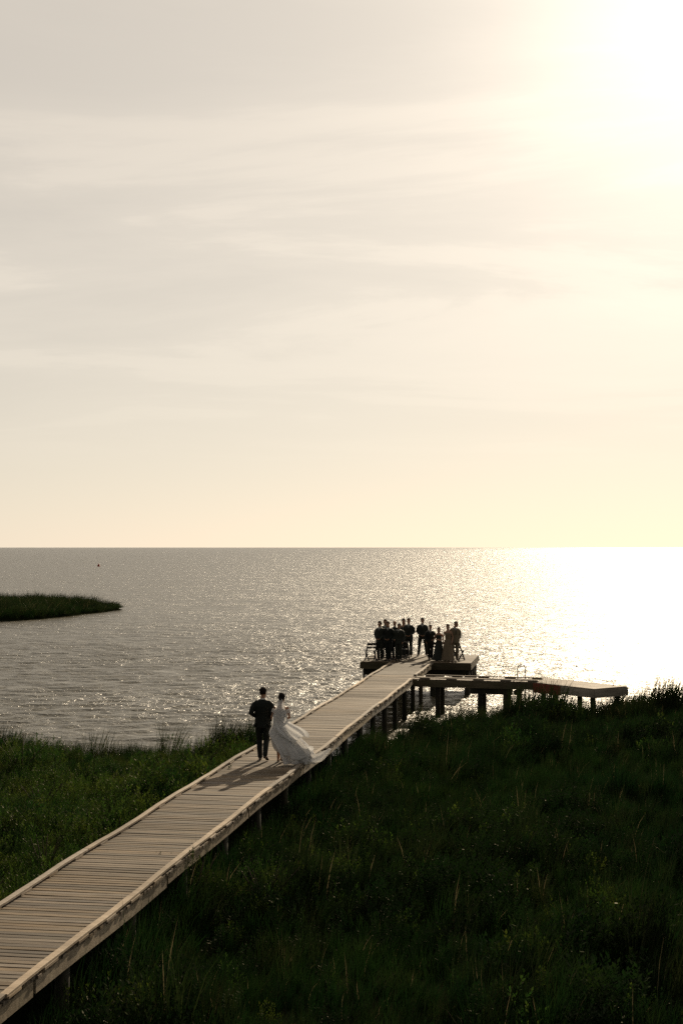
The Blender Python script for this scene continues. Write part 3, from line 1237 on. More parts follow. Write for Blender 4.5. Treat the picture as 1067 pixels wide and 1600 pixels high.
        for sd in 'LR':
            bm = bmesh.new()
            shoe(bm, J['ank' + sd], J['toe' + sd])
            cloth('shoe', bm, 'shoe_black', .009 if voxel < .011 else .012)
            bm = bmesh.new()
            el, wr = J['el' + sd], J['wr' + sd]
            tube(bm, [el.lerp(wr, .9), el.lerp(wr, 1.0)], [.036, .034], 10, round_ends=False)
            link('shirt_cuff', mesh_of(bm, 'shirt_cuff'), M['shirt_white'], jk, True)
        bm = bmesh.new()
        tube(bm, [nk + V3((0, 0, -.005)), nk + V3((0, -.004, .040))], [.066, .061], 14, round_ends=False)
        link('shirt_collar', mesh_of(bm, 'shirt_collar'), M['shirt_white'], root, True)
        if shirt:
            # shirt front showing in the open V of the jacket, and a slim tie
            for nm, mt, wtop, wbot, off in (('shirt_front', 'shirt_white', .060, .008, .004), ('tie', 'tie_black', .014, .018, .012)):
                bm = bmesh.new()
                rows = []
                for i in range(7):
                    f = i / 6
                    z = 1.475 - .30 * f
                    y = float(np.interp(z, [1.08, 1.2, 1.32, 1.41, 1.455, 1.485], [.115, .121, .125, .107, .090, .078])) + off
                    hw = wtop + (wbot - wtop) * f
                    rows.append([V3((x, y + dy - abs(x) * .25, z)) for x, dy in ((-hw, 0), (0, .004), (hw, 0), (hw, -.03), (-hw, -.03))])
                rings_loft(bm, rows)
                sf = link(nm, mesh_of(bm, nm), M[mt], root if nm == 'shirt_front' else sf)
    elif outfit == 'dress':
        bm = bmesh.new()
        rows = [(.03, .34, .27), (.25, .30, .24), (.55, .24, .20), (.85, .195, .155), (.98, .172, .125), (1.08, .135, .10), (1.2, .15, .115), (1.31, .158, .12), (1.37, .13, .09)]
        rings = []
        for z, rx, ry in rows:
            rings.append([V3((rx * (1 + .05 * math.sin(7 * a + z * 3) * (z < .9)) * math.cos(a), ry * (1 + .05 * math.sin(7 * a + z * 3) * (z < .9)) * math.sin(a), z)) for a in [2 * math.pi * i / 36 for i in range(36)]])
        rings_loft(bm, rings)
        for sx in (-1, 1):
            tube(bm, [(sx * .07, .085, 1.34), (sx * .085, .0, 1.462), (sx * .075, -.085, 1.35)], [.016, .016, .016], 6)
        cloth('dress', bm, suit)
        for sd in 'LR':
            bm = bmesh.new()
            shoe(bm, J['ank' + sd], J['toe' + sd])
            cloth('shoe', bm, 'shoe_nude', .012)
    if extra:
        extra(root, J, hp)
    return root


def toward_camera(dev=0.0):
    return PIER_RZ + math.pi + dev          # facing back along the pier


# the groom, walking away along the deck
def at_px(s, u):
    p = pier(s, u, sag(s) + 0.003)
    return p


GRM = dict(hipL=(-.095, 0, .92), kneeL=(-.10, .06, .50), ankL=(-.075, .03, .085), toeL=(-.10, .22, .035),
           kneeR=(.085, .01, .49), ankR=(.10, -.21, .165), toeR=(.125, -.065, .040),
           elL=(-.275, -.10, 1.15), wrL=(-.17, .12, 1.04), haL=(-.10, .19, 1.02),
           elR=(.245, -.06, 1.14), wrR=(.275, .06, .88), haR=(.28, .10, .79), head=(.0, .02, 1.655), yaw=R(-8))


def groom_extra(root, J, hp):
    # jacket tails lifted by the wind
    bm = bmesh.new()
    for sx, fl in ((-1, .075), (1, .05)):
        rows = []
        for i in range(5):
            f = i / 4
            z = 1.0 - .17 * f
            o = .17 + fl * f * f
            rows.append([V3((sx * o, -.05, z)), V3((sx * (o + .004), .06, z)), V3((sx * (o - .06), .06, z)), V3((sx * (o - .06), -.10 - .03 * f, z))])
        rings_loft(bm, rows if sx > 0 else [r[::-1] for r in rows])
    link('jacket_tail', mesh_of(bm, 'jacket_tail'), M['suit_black'], [c for c in root.children if c.name.startswith('jacket')][0], True)


groom = person('man in a black suit walking away along the boardwalk beside the bride', at_px(35.55, -0.20), PIER_RZ, 1.80, [GRM], 'suit', 'short', 'hair_dark', 'skin_a',
               'suit_black', 0.0085, shirt=False, extra=groom_extra, build=1.1)

BRD = dict(shL=(-.18, -.015, 1.42), shR=(.18, -.015, 1.42), elL=(-.245, -.05, 1.16), wrL=(-.30, .16, 1.10), haL=(-.34, .23, 1.10),
           elR=(.22, -.06, 1.15), wrR=(.10, .16, 1.10), haR=(.04, .22, 1.10),
           kneeL=(-.085, .05, .50), ankL=(-.09, .02, .10), toeL=(-.10, .17, .035),
           kneeR=(.05, .05, .50), ankR=(.02, -.10, .14), toeR=(.02, .04, .035), head=(0, .015, 1.655), yaw=R(-5))


def catmull(tab, t):
    """tab: list of points, t in 0..1"""
    n = len(tab) - 1
    f = min(max(t, 0), 1) * n
    i = min(int(f), n - 1)
    f -= i
    p0, p1, p2, p3 = (Vector(tab[max(0, min(n, j))]) for j in (i - 1, i, i + 1, i + 2))
    return 0.5 * ((2 * p1) + (p2 - p0) * f + (2 * p0 - 5 * p1 + 4 * p2 - p3) * f * f + (3 * p1 - p0 - 3 * p2 + p3) * f ** 3)


def sheet(name, left, right, mat, root, nu=28, nv=48, ripple=None, thick=0.004):
    bm = bmesh.new()
    g = []
    for j in range(nv + 1):
        v = j / nv
        a, b = catmull(left, v), catmull(right, v)
        row = []
        for i in range(nu + 1):
            u = i / nu
            p = a.lerp(b, u)
            if ripple:
                p = p + ripple(u, v)
            row.append(bm.verts.new(p))
        g.append(row)
    for j in range(nv):
        for i in range(nu):
            bm.faces.new((g[j][i], g[j][i + 1], g[j + 1][i + 1], g[j + 1][i]))
    o = link(name, mesh_of(bm, name), M[mat], root, True)
    md = o.modifiers.new('thickness', 'SOLIDIFY')
    md.thickness = thick
    return o


def bride_extra(root, J, hp):
    # bodice
    bm = bmesh.new()
    rings_loft(bm, torso_rings([(.98, .170, .125), (1.06, .140, .105), (1.14, .138, .102), (1.24, .152, .112), (1.31, .160, .118), (1.335, .150, .108)]))
    link('bodice', remesh(bm, .009, 3), M['gown_white'], root)
    for sd in 'LR':
        bm = bmesh.new()
        sh, el = J['sh' + sd], J['el' + sd]
        tube(bm, [sh.lerp(el, .22), sh.lerp(el, .38), sh.lerp(el, .58)], [.058, .064, .056], 14, round_ends=False)
        link('sleeve', remesh(bm, .009, 3), M['gown_white'], root)
    # skirt: rings that lean to the right in the wind, hem lifted on the left
    rows = [  # left x, left z, right x, right z, y centre, y half depth
        (-.165, 1.02, .165, 1.02, -.005, .118), (-.205, .93, .235, .92, -.02, .165), (-.225, .80, .34, .78, -.06, .22), (-.23, .68, .55, .60, -.10, .29),
        (-.20, .56, .74, .43, -.14, .33), (-.155, .46, .86, .28, -.18, .35), (-.105, .38, .90, .15, -.20, .36), (-.04, .32, .88, .035, -.22, .36)]
    n = 72
    rings = []
    for q, (xl, zl, xr, zr, yc, dy) in enumerate(rows):
        f = q / (len(rows) - 1)
        ring = []
        for i in range(n):
            a = 2 * math.pi * i / n
            rip = 1 + .085 * f * math.sin(9 * a + 2.2 * f + 0.6) + .05 * f * math.sin(17 * a + 1.0 - 3 * f)
            cx_, cz_ = (xl + xr) / 2, (zl + zr) / 2
            x = cx_ + (xr - xl) / 2 * math.cos(a) * rip
            z = cz_ + (zr - zl) / 2 * math.cos(a)
            y = yc + dy * math.sin(a) * rip
            if q == len(rows) - 1:
                z = max(.012, z + .02 * math.sin(9 * a))
            ring.append(V3((x, y, z)))
        rings.append(ring)
    # finer rows by interpolation
    fine = []
    for j in range((len(rings) - 1) * 4 + 1):
        t_ = j / ((len(rings) - 1) * 4)
        fine.append([catmull([r[i] for r in rings], t_) for i in range(n)])
    bm = bmesh.new()
    rings_loft(bm, fine, cap=False)
    o = link('skirt', mesh_of(bm, 'skirt'), M['gown_white'], root, True)
    md = o.modifiers.new('thickness', 'SOLIDIFY')
    md.thickness = .005
    # second layer of skirt cloth thrown back and to the right
    sheet('overskirt', [(-.20, -.16, .98), (-.27, -.30, .78), (-.19, -.40, .60), (-.04, -.48, .40), (.10, -.52, .20), (.19, -.54, .03)],
          [(.17, -.12, 1.0), (.33, -.24, .84), (.54, -.34, .68), (.74, -.42, .49), (.89, -.46, .30), (.86, -.50, .05)], 'gown_white', root, 40, 44,
          lambda u, v: V3((.02 * v * math.sin(20 * u + 4 * v), .055 * v * math.sin(15 * u + 5 * v) + .03 * v * math.sin(34 * u + 2), .03 * v * math.sin(11 * u + 3 * v) * (1 - v))), .004)
    # train carried over the rail by the wind
    sheet('train', [(.46, -.42, .26), (.64, -.44, .31), (.80, -.46, .33), (.96, -.50, .31), (1.11, -.50, .34), (1.23, -.48, .41), (1.31, -.46, .46)],
          [(.46, -.52, .03), (.64, -.54, .09), (.80, -.54, .11), (.96, -.60, .10), (1.14, -.60, .15), (1.29, -.54, .28), (1.38, -.50, .41)], 'gown_white', root, 12, 40,
          lambda u, v: V3((0, .045 * math.sin(7 * u + 9 * v), .018 * math.sin(12 * v + 3 * u))), .004)
    sheet('hem_flounce', [(.60, -.30, .50), (.74, -.32, .50), (.88, -.34, .46)], [(.62, -.46, .10), (.76, -.48, .12), (.90, -.48, .14)], 'veil_white', root, 14, 20,
          lambda u, v: V3((.02 * math.sin(9 * u), .04 * math.sin(8 * u + 6 * v), .02 * math.sin(9 * v))), .003)
    # veil from the bun
    sheet('veil', [(-.045, -.115, 1.63), (-.10, -.155, 1.46), (-.175, -.20, 1.26), (-.20, -.24, 1.06), (-.13, -.32, .90), (.02, -.40, .76), (.20, -.46, .66), (.40, -.50, .60)],
          [(.045, -.115, 1.63), (.10, -.15, 1.46), (.165, -.19, 1.26), (.23, -.22, 1.08), (.42, -.27, .99), (.62, -.33, .92), (.76, -.38, .84), (.80, -.42, .76)], 'veil_white', root, 44, 64,
          lambda u, v: V3((.01 * math.sin(14 * u) * v, .035 * (v ** .7) * math.sin(22 * u + 3 * v) + .03 * v * math.sin(9 * u + 8 * v), .035 * v * v * math.sin(7 * u + 4 * v))), .0025)
    for sd in 'LR':
        bm = bmesh.new()
        shoe(bm, J['ank' + sd], J['toe' + sd])
        link('shoe', remesh(bm, .009, 3), M['shoe_nude'], root)


bride = person('bride in a white gown with her veil and train blown to the right', at_px(35.35, 0.31), PIER_RZ, 1.69, [BRD], 'gown', 'bun', 'hair_dark', 'skin_a',
               None, 0.0085, extra=bride_extra)

# the guests on the platform, all turned towards the couple
GR = 'guests on the platform'


def guest(x, y, label, H, dev=0, **kw):
    return person(label, (x, y, DECK + 0.003), toward_camera(R(dev)), H, group=GR, **kw)


def fascinator(root, J, hp):
    bm = bmesh.new()
    for dx, ln in ((-.03, .16), (0, .20), (.025, .15)):
        b = hp(.03, -.01, .10)
        tube(bm, [b, b + V3((dx * .6, -.01, ln * .6)), b + V3((dx * 2, -.03, ln))], [.012, .016, .004], 6)
    link('feather_hat', mesh_of(bm, 'feather_hat'), M['feather'], root, True)


HOLD = dict(elR=(.24, -.02, 1.15), wrR=(.08, .20, 1.12), haR=(.0, .24, 1.16), elL=(-.24, -.02, 1.15), wrL=(-.09, .20, 1.08), haL=(-.01, .25, 1.10))
g_specs = [
    # x, y, label, height, turn, options
    (1.78, 66.2, 'man in dark suit nearest the lone folding chair on the left', 1.82, -18, dict(pose=[CLASP, CLOSE, dict(yaw=R(-20))], suit='suit_charcoal')),
    (2.06, 67.1, 'man in dark suit half hidden, second head from the left of the group', 1.86, -14, dict(pose=[POCKET, dict(yaw=R(18))], hairm='hair_brown', suit='suit_charcoal')),
    (2.17, 66.0, 'man in black suit with open white shirt front, hands clasped, in the left cluster', 1.82, -12, dict(pose=[CLASP, CLOSE, dict(head=(.02, .02, 1.65), yaw=R(12))], hairm='hair_brown')),
    (2.50, 66.9, 'bare-headed guest behind the shorter man in the left cluster', 1.80, -10, dict(pose=[CLOSE], hair='bald', hairm='hair_grey', shirt=False)),
    (2.64, 65.75, 'shorter broad man in dark suit at the right edge of the left cluster', 1.74, -10, dict(pose=[CLOSE, dict(yaw=R(-25), head=(-.02, .02, 1.65), elR=(.26, -.08, 1.15), wrR=(.20, .12, 1.0), haR=(.15, .2, 1.0))], hairm='hair_grey', build=1.1, suit='suit_charcoal')),
    (3.00, 69.0, 'guest with long dark hair standing close behind a tall man in the middle', 1.80, -6, dict(pose=[CLOSE], outfit='dress', hair='long', suit='dress_dark')),
    (3.23, 68.5, 'tall man with open shirt front standing left of the gap in the middle', 1.84, -4, dict(pose=[CLASP, dict(yaw=R(15))], suit='suit_charcoal')),
    (3.90, 68.7, 'man in dark suit standing legs apart right of the gap in the middle', 1.84, 4, dict(pose=[CLASP, WIDE], suit='suit_charcoal')),
    (4.15, 66.7, 'slim guest in dark suit with upright feathers on the head', 1.62, 12, dict(pose=[CLOSE, dict(yaw=R(-20), elL=(-.29, -.05, 1.18), wrL=(-.15, .05, 1.0), haL=(-.1, .1, .98))], skin='skin_a', hairm='hair_brown', extra=fascinator)),
    (4.50, 65.95, 'short woman in a long dark dress beside the feathered guest', 1.55, 8, dict(pose=[HOLD, CLOSE], outfit='dress', hair='long', suit='dress_dark')),
    (4.90, 65.75, 'woman in a long dress lightened by lens flare leaning against the tall man at the right', 1.70, -6, dict(pose=[CLOSE], outfit='dress', hair='bun', hairm='hair_brown', suit='dress_flare')),
    (5.24, 65.95, 'tall man in a suit lightened by lens flare at the right end of the group', 1.83, 24, dict(pose=[POCKET, dict(yaw=R(30), head=(-.05, .03, 1.645))], hairm='hair_grey', suit='suit_flare', build=1.06)),
]
for x, y, lab, H, dev, kw in g_specs:
    guest(x, y, lab, H, dev, **kw)


# ------------------------------------------------------------------ folding chairs
def make_chair():
    root = empty('folding_chair')
    for sx in (-1, 1):
        bm = bmesh.new()
        beam(bm, (sx * .215, .20, .0), (sx * .215, -.26, .82), .044, .05)
        link('back_post', mesh_of(bm, 'back_post'), M['chair_black'], root)
        bm = bmesh.new()
        beam(bm, (sx * .185, .16, .44), (sx * .185, -.27, .0), .044, .05)
        link('rear_leg', mesh_of(bm, 'rear_leg'), M['chair_black'], root)
    bm = bmesh.new()
    box(bm, (0, .02, .452), (.40, .40, .03), None, .008)
    link('seat', mesh_of(bm, 'seat'), M['chair_black'], root)
    for z0, h in ((.765, .11), (.60, .07)):
        bm = bmesh.new()
        y = .20 - .46 * z0 / .82
        n = 6
        rings = []
        for i in range(n + 1):
            x = -.205 + .41 * i / n
            c = -.025 * (1 - (x / .205) ** 2)
            rings.append([V3((x, y + c - .009, z0 - h / 2)), V3((x, y + c + .009, z0 - h / 2)), V3((x, y + c + .009 - .02, z0 + h / 2)), V3((x, y + c - .009 - .02, z0 + h / 2))])
        rings_loft(bm, rings)
        link('back_slat', mesh_of(bm, 'back_slat'), M['chair_black'], root)
    for a, b in (((-.2, .155, .08), (.2, .155, .08)), ((-.18, -.20, .07), (.18, -.20, .07)), ((-.2, .10, .18), (.2, .10, .18))):
        bm = bmesh.new()
        beam(bm, a, b, .026, .032)
        link('stretcher', mesh_of(bm, 'stretcher'), M['chair_black'], root)
    return root


chair0 = make_chair()
ch_specs = [
    (1.36, 66.15, 25, 'black folding chair standing alone at the left end of the platform'),
    (1.95, 66.75, 8, 'black folding chair behind the legs of the two leftmost guests'),
    (2.42, 67.2, 4, 'black folding chair glimpsed between the two halves of the left cluster'),
    (2.92, 66.9, -6, 'black folding chair beside the boardwalk edge right of the left cluster'),
    (4.36, 66.75, -10, 'black folding chair between the feathered guest and the woman in dark dress'),
    (4.78, 66.85, -8, 'black folding chair between the woman in dark dress and the pair at the right'),
    (5.42, 66.25, -30, 'black folding chair at the right end behind the tall man'),
]
for i, (x, y, dev, lab) in enumerate(ch_specs):
    if i == 0:
        o = chair0
    else:
        o = chair0.copy()
        COL.objects.link(o)
        for c in chair0.children:
            d = c.copy()
            COL.objects.link(d)
            d.parent = o
    o.location = (x, y, DECK + 0.003)
    o.rotation_euler = (0, 0, PIER_RZ + R(dev))
    tag(o, lab, 'chair', 'black folding chairs on the platform')


# ------------------------------------------------------------------ vegetation
def blade_cloud(name, mat, n, rad, hmin, hmax, width, lean, seed, droop=0.35, segs=3, wind=(0.25, -0.05)):
    """a clump of curved tapering blades"""
    r = np.random.default_rng(seed)
    V, Q, T, B = [], [], [], []
    for k in range(n):
        a, rr = r.random() * 6.283, rad * math.sqrt(r.random())
        x, y = rr * math.cos(a), rr * math.sin(a)
        h = hmin + (hmax - hmin) * r.random()
        la = r.random() * 6.283
        lx, ly = lean * math.cos(la) * r.random() + wind[0] * r.random() + x * .5, lean * math.sin(la) * r.random() + wind[1] * r.random() + y * .5
        fa = r.random() * 6.283
        wx, wy = math.cos(fa) * width / 2, math.sin(fa) * width / 2
        i0 = len(V)
        for s_ in range(segs):
            f = s_ / segs
            w = 1 - 0.65 * f
            px, py = x + lx * h * f ** 1.6, y + ly * h * f ** 1.6
            pz = h * (f - droop * math.hypot(lx, ly) * f * f)
            V += [(px - wx * w, py - wy * w, pz), (px + wx * w, py + wy * w, pz)]
        V.append((x + lx * h * 1.1, y + ly * h * 1.1, h * (1 - droop * math.hypot(lx, ly) * 1.2)))
        for s_ in range(segs - 1):
            j = i0 + 2 * s_
            Q.append((j, j + 1, j + 3, j + 2))
        j = i0 + 2 * (segs - 1)
        T.append((j, j + 1, j + 2))
        B += [k * 0.013] * (2 * segs + 1)
    me = np_mesh(name, V, Q, T)
    at = me.attributes.new('blade', 'FLOAT', 'POINT')
    at.data.foreach_set('value', np.array(B, np.float32))
    me.materials.append(M[mat])
    return me


def leaf_cloud(name, mat, n, rx, rz, size, seed, shell=0.55):
    """leaves spread through an uneven dome"""
    r = np.random.default_rng(seed)
    V, Q = [], []
    lob = [(r.random() * 6.283, r.random() * .6, .45 + .35 * r.random()) for _ in range(7)]
    for k in range(n):
        if r.random() < .8:
            la, lr, ls = lob[r.integers(0, 7)]
            c = np.array([rx * lr * math.cos(la), rx * lr * math.sin(la), rz * (.35 + .25 * (1 - lr))])
        else:
            c, ls = np.array([0, 0, rz * .35]), .8
        d = r.normal(size=3)
        d /= np.linalg.norm(d)
        q = (shell + (1 - shell) * r.random()) * ls
        p = c + d * np.array([rx * q, rx * q, rz * q * .75])
        p[2] = abs(p[2])
        nrm = d * .7 + r.normal(size=3) * .6 + np.array([0, 0, .35])
        nrm /= np.linalg.norm(nrm)
        t_ = np.cross(nrm, r.normal(size=3))
        t_ /= np.linalg.norm(t_)
        b_ = np.cross(nrm, t_)
        s_ = size * (.6 + .8 * r.random())
        i = len(V)
        V += [p - t_ * s_, p + b_ * s_ * .42 + nrm * s_ * .08, p + t_ * s_, p - b_ * s_ * .42 + nrm * s_ * .08]
        Q.append((i, i + 1, i + 2, i + 3))
    me = np_mesh(name, V, Q)
    me.materials.append(M[mat])
    return me


def sprig_cloud(name, mat, n, rx, h, leaf, seed, per=8, lobes=5):
    """leafy herb or bush: upright sprigs over lumpy domes, each sprig a spiral of small leaves"""
    r = np.random.default_rng(seed)
    V, Q = [], []
    L = [(0.0, 0.0, .75, 1.0)]
    for _ in range(lobes):
        a_, q_ = r.random() * 6.283, .25 + .45 * r.random()
        L.append((rx * q_ * math.cos(a_), rx * q_ * math.sin(a_), .35 + .3 * r.random(), .55 + .45 * r.random()))
    for k in range(n):
        cx_, cy_, lr, lh = L[r.integers(0, len(L))]
        az, el = r.random() * 6.283, math.asin(r.random() ** .6)
        d = np.array([math.cos(az) * math.cos(el), math.sin(az) * math.cos(el), math.sin(el)])
        q = .72 + .28 * r.random()
        tip = np.array([cx_, cy_, 0.0]) + d * np.array([rx * lr * q, rx * lr * q, h * lh * q])
        up = d * .7 + np.array([.18, 0, .9]) + r.normal(size=3) * .2
        up /= np.linalg.norm(up)
        ln = leaf * (3.0 + 2.5 * r.random())
        e1 = np.cross(up, (0.31, 0.77, 0.2))
        e1 /= np.linalg.norm(e1)
        e2 = np.cross(up, e1)
        for j in range(per):
            f = j / per
            a_ = j * 2.4 + k
            out = e1 * math.cos(a_) + e2 * math.sin(a_)
            p = tip - up * ln * (1 - f)
            ld = out * (1 - .55 * f) + up * (.55 + .7 * f)
            ld /= np.linalg.norm(ld)
            sd = np.cross(ld, out + r.normal(size=3) * .4)
            sd /= np.linalg.norm(sd) + 1e-6
            s_ = leaf * (.7 + .6 * r.random())
            i = len(V)
            V += [p, p + ld * s_ * .55 + sd * s_ * .26, p + ld * s_ * 1.2, p + ld * s_ * .55 - sd * s_ * .26]
            Q.append((i, i + 1, i + 2, i + 3))
    V = np.array(V)
    V[:, 2] = np.maximum(V[:, 2], 0.01)
    me = np_mesh(name, V, Q)
    me.materials.append(M[mat])
    return me


def scatter(name, pts, scl, rot, idx, meshes, label, cat):
    """one mass of ground cover: the meshes instanced on points with geometry nodes"""
    me = bpy.data.meshes.new(name)
    me.vertices.add(len(pts))
    me.vertices.foreach_set('co', np.asarray(pts, np.float32).ravel())
    for nm, tp, data, key in (('scl', 'FLOAT_VECTOR', scl, 'vector'), ('rot', 'FLOAT_VECTOR', rot, 'vector'), ('idx', 'INT', idx, 'value')):
        a = me.attributes.new(nm, tp, 'POINT')
        a.data.foreach_set(key, np.asarray(data, np.float32 if tp != 'INT' else np.int32).ravel())
    src = bpy.data.collections.new(name + '_kinds')
    for i, m in enumerate(meshes):
        so = bpy.data.objects.new('%s_kind_%02d' % (name, i), m)
        src.objects.link(so)
    ng = bpy.data.node_groups.new(name, 'GeometryNodeTree')
    ng.interface.new_socket('Geometry', in_out='INPUT', socket_type='NodeSocketGeometry')
    ng.interface.new_socket('Geometry', in_out='OUTPUT', socket_type='NodeSocketGeometry')
    N = ng.nodes
    gi, go = N.new('NodeGroupInput'), N.new('NodeGroupOutput')
    ci = N.new('GeometryNodeCollectionInfo')
    ci.inputs['Collection'].default_value = src
    ci.inputs['Separate Children'].default_value = True
    ci.inputs['Reset Children'].default_value = True
    ip = N.new('GeometryNodeInstanceOnPoints')
    ip.inputs['Pick Instance'].default_value = True
    for nm, tp, sock in (('scl', 'FLOAT_VECTOR', 'Scale'), ('rot', 'FLOAT_VECTOR', 'Rotation'), ('idx', 'INT', 'Instance Index')):
        na = N.new('GeometryNodeInputNamedAttribute')
        na.data_type = tp
        na.inputs[0].default_value = nm
        ng.links.new(na.outputs[0], ip.inputs[sock])
    ng.links.new(gi.outputs[0], ip.inputs['Points'])
    ng.links.new(ci.outputs[0], ip.inputs['Instance'])
    ng.links.new(ip.outputs[0], go.inputs[0])
    o = link(name, me)
    md = o.modifiers.new('scatter', 'NODES')
    md.node_group = ng
    tag(o, label, cat, kind='stuff')
    return o


def under_pier(x, y, pad=0.15):
    v = Vector((x, y, 0)) - P0
    s_, u = v.dot(PD), v.dot(PN)
    return abs(u) < HW + pad and S0 - 1 < s_ < S1


GRASS = [blade_cloud('tuft', 'grass', 46, .17, .30, .62, .013, .55, 10 + k) for k in range(4)]
TALL = [blade_cloud('tall', 'grass', 44, .16, .50, .95, .013, .45, 30 + k) for k in range(4)]
REED = [blade_cloud('reed', 'reed', 40, .20, .7, 1.25, .015, .30, 50 + k, droop=.2) for k in range(3)]
HERB = [sprig_cloud('herb', 'leaf', 75, .42, .62, .036, 70 + k) for k in range(4)]
STRAW = [blade_cloud('straw', 'straw', 5, .22, .6, .95, .010, 1.5, 90 + k, droop=.66) for k in range(2)]
GRASS_LIT = [blade_cloud('lit_tuft', 'grass_lit', 46, .17, .30, .62, .013, .55, 110 + k) for k in range(4)]
HERB_SHADED = [sprig_cloud('shaded_herb', 'leaf_shaded', 75, .42, .62, .036, 130 + k) for k in range(4)]
KINDS = GRASS + TALL + REED + HERB + STRAW + GRASS_LIT + HERB_SHADED


def marsh():
    r = random.Random(21)
    pts, scl, rot, idx = [], [], [], []

    def put(x, y, kind, k):
        pts.append((x, y, ground_z(x, y) - .03))
        h = k * r.uniform(.82, 1.2)
        scl.append((k * r.uniform(.9, 1.25), k * r.uniform(.9, 1.25), h))
        rot.append((r.gauss(0, .08), r.gauss(0, .08), r.uniform(-.6, .6)))
        idx.append(kind)

    def area(x0, x1, y0, y1, st, hole=None):
        y = y0
        while y < y1:
            x = x0
            while x < x1:
                px, py = x + r.uniform(-.5, .5) * st, y + r.uniform(-.5, .5) * st
                x += st
                if hole and hole(px, py):
                    continue
                e = shore(px) - py
                if e < 0.0 or (e < .8 and r.random() < .35):
                    continue
                if under_pier(px, py, -.45):
                    continue
                near_pier = under_pier(px, py, .7)
                close = under_pier(px, py, .35)
                n1 = vnoise(px, py, .16, 4.0)
                n2 = vnoise(px, py, .5, 8.0)
                v = Vector((px, py, 0)) - P0
                left = v.dot(PN) < 0
                lump = max(0.0, vnoise(px, py, .42, 15.0) + .6 * vnoise(px, py, .95, 19.0))
                k = max(.60, .68 + .25 * n1 + 1.15 * lump)
                q = r.random()
                if e < 2.4:
                    kind = 8 + r.randrange(3) if q < .40 + n2 else (4 + r.randrange(4) if q < .8 else 11 + r.randrange(4))
                    k *= (.80 if px < 2.5 else 1.12) + .4 * max(0, n2)
                elif left:
                    if q < .62 + .7 * (n1 + n2) + .3 * lump:
                        kind = 11 + r.randrange(4)
                        if r.random() < .40:
                            continue
                        k *= 1.25
                    elif q < .93:
                        kind = r.randrange(4)
                    else:
                        kind = 4 + r.randrange(4)
                else:
                    if q < .42 + .8 * n1 + .35 * lump:
                        kind = 11 + r.randrange(4)
                        if r.random() < .40:
                            continue
                        k *= 1.25
                    else:
                        kind = 4 + r.randrange(4) if q < .68 + n1 * .5 else (r.randrange(4) if q < .95 else 8 + r.randrange(3))
                    k *= 1.08
                if near_pier:
                    k = min(k, 1.25) * (1.12 if not left else .85)
                if kind < 4 or kind in (4, 5, 6, 7):
                    k = min(k, 1.25)
                if r.random() < .0004 + (.022 if vnoise(px, py, .5, 12) > .40 else 0):
                    kind = 15 + r.randrange(2)
                if close:
                    kind = 11 + r.randrange(4)
                    k = min(k, .85) if left else r.uniform(.95, 1.35)
                    if not left and v.dot(PN) > .72 and r.random() < .6:
                        kind, k = 4 + r.randrange(4), r.uniform(1.05, 1.3)
                    if r.random() < .3:
                        continue
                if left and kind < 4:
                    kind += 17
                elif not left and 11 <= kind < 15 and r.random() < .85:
                    kind += 10  # right side takes the herb copy with backlit shade in its colour
                put(px, py, kind, k * st / .27 if st < .4 else k * 1.35)
                if k * st > 1:
                    pass
            y += st

    inner = lambda x, y: -16 < x < 19
    area(-16, 19, 11, 58, .27)
    area(-60, 60, 4, 60, .62, inner)
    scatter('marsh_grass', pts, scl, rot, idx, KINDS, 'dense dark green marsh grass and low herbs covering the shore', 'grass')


marsh()


def island_grass():
    r = random.Random(5)
    pts, scl, rot, idx = [], [], [], []
    x = -70.0
    while x < -22:
        y = 122.0
        while y < 174:
            px, py = x + r.uniform(-.3, .3), y + r.uniform(-.3, .3)
            y += .55
            if not in_poly(px, py, ISL):
                continue
            pts.append((px, py, .22))
            k = 1.25 + .3 * vnoise(px, py, .2, 2)
            tip = max(.45, min(1, (-23.0 - px) / 5.0))
            scl.append((k * 1.7, k * 1.7, k * (.85 + .5 * max(0, vnoise(px, py, .45, 6))) * tip * r.uniform(.6, 1.35)))
            rot.append((0, 0, r.uniform(-.6, .6)))
            idx.append(r.choice((4, 5, 6, 7, 8, 9, 10, 11, 12)))
        x += .55
    scatter('island_reeds', pts, scl, rot, idx, KINDS, 'reeds covering the low island at the left', 'reeds')


island_grass()


def shrub(label, x, y, rx, h, seed, n=1500, leaf=.034, lean=(0, 0), cat='shrub', name='marsh_shrub'):
    z = ground_z(x, y)
    root = empty(name, (x, y, z - .02))
    tag(root, label, cat, 'shrubs in the marsh')
    me = sprig_cloud('foliage', 'leaf', n // 5, rx, h, leaf, seed, 9, 8)
    fo = link('foliage', me, None, root)
    r = random.Random(seed)
    bm = bmesh.new()
    for k in range(6):
        a = r.uniform(0, 6.28)
        q = r.uniform(.3, .8)
        tube(bm, [(0.05 * math.cos(a), .05 * math.sin(a), -.05), (rx * q * .5 * math.cos(a), rx * q * .5 * math.sin(a), h * .4), (rx * q * math.cos(a), rx * q * math.sin(a), h * .75)], [.022, .014, .006], 6)
    link('stem', mesh_of(bm, 'stem'), M['stem_bark'], root, True)
    return root


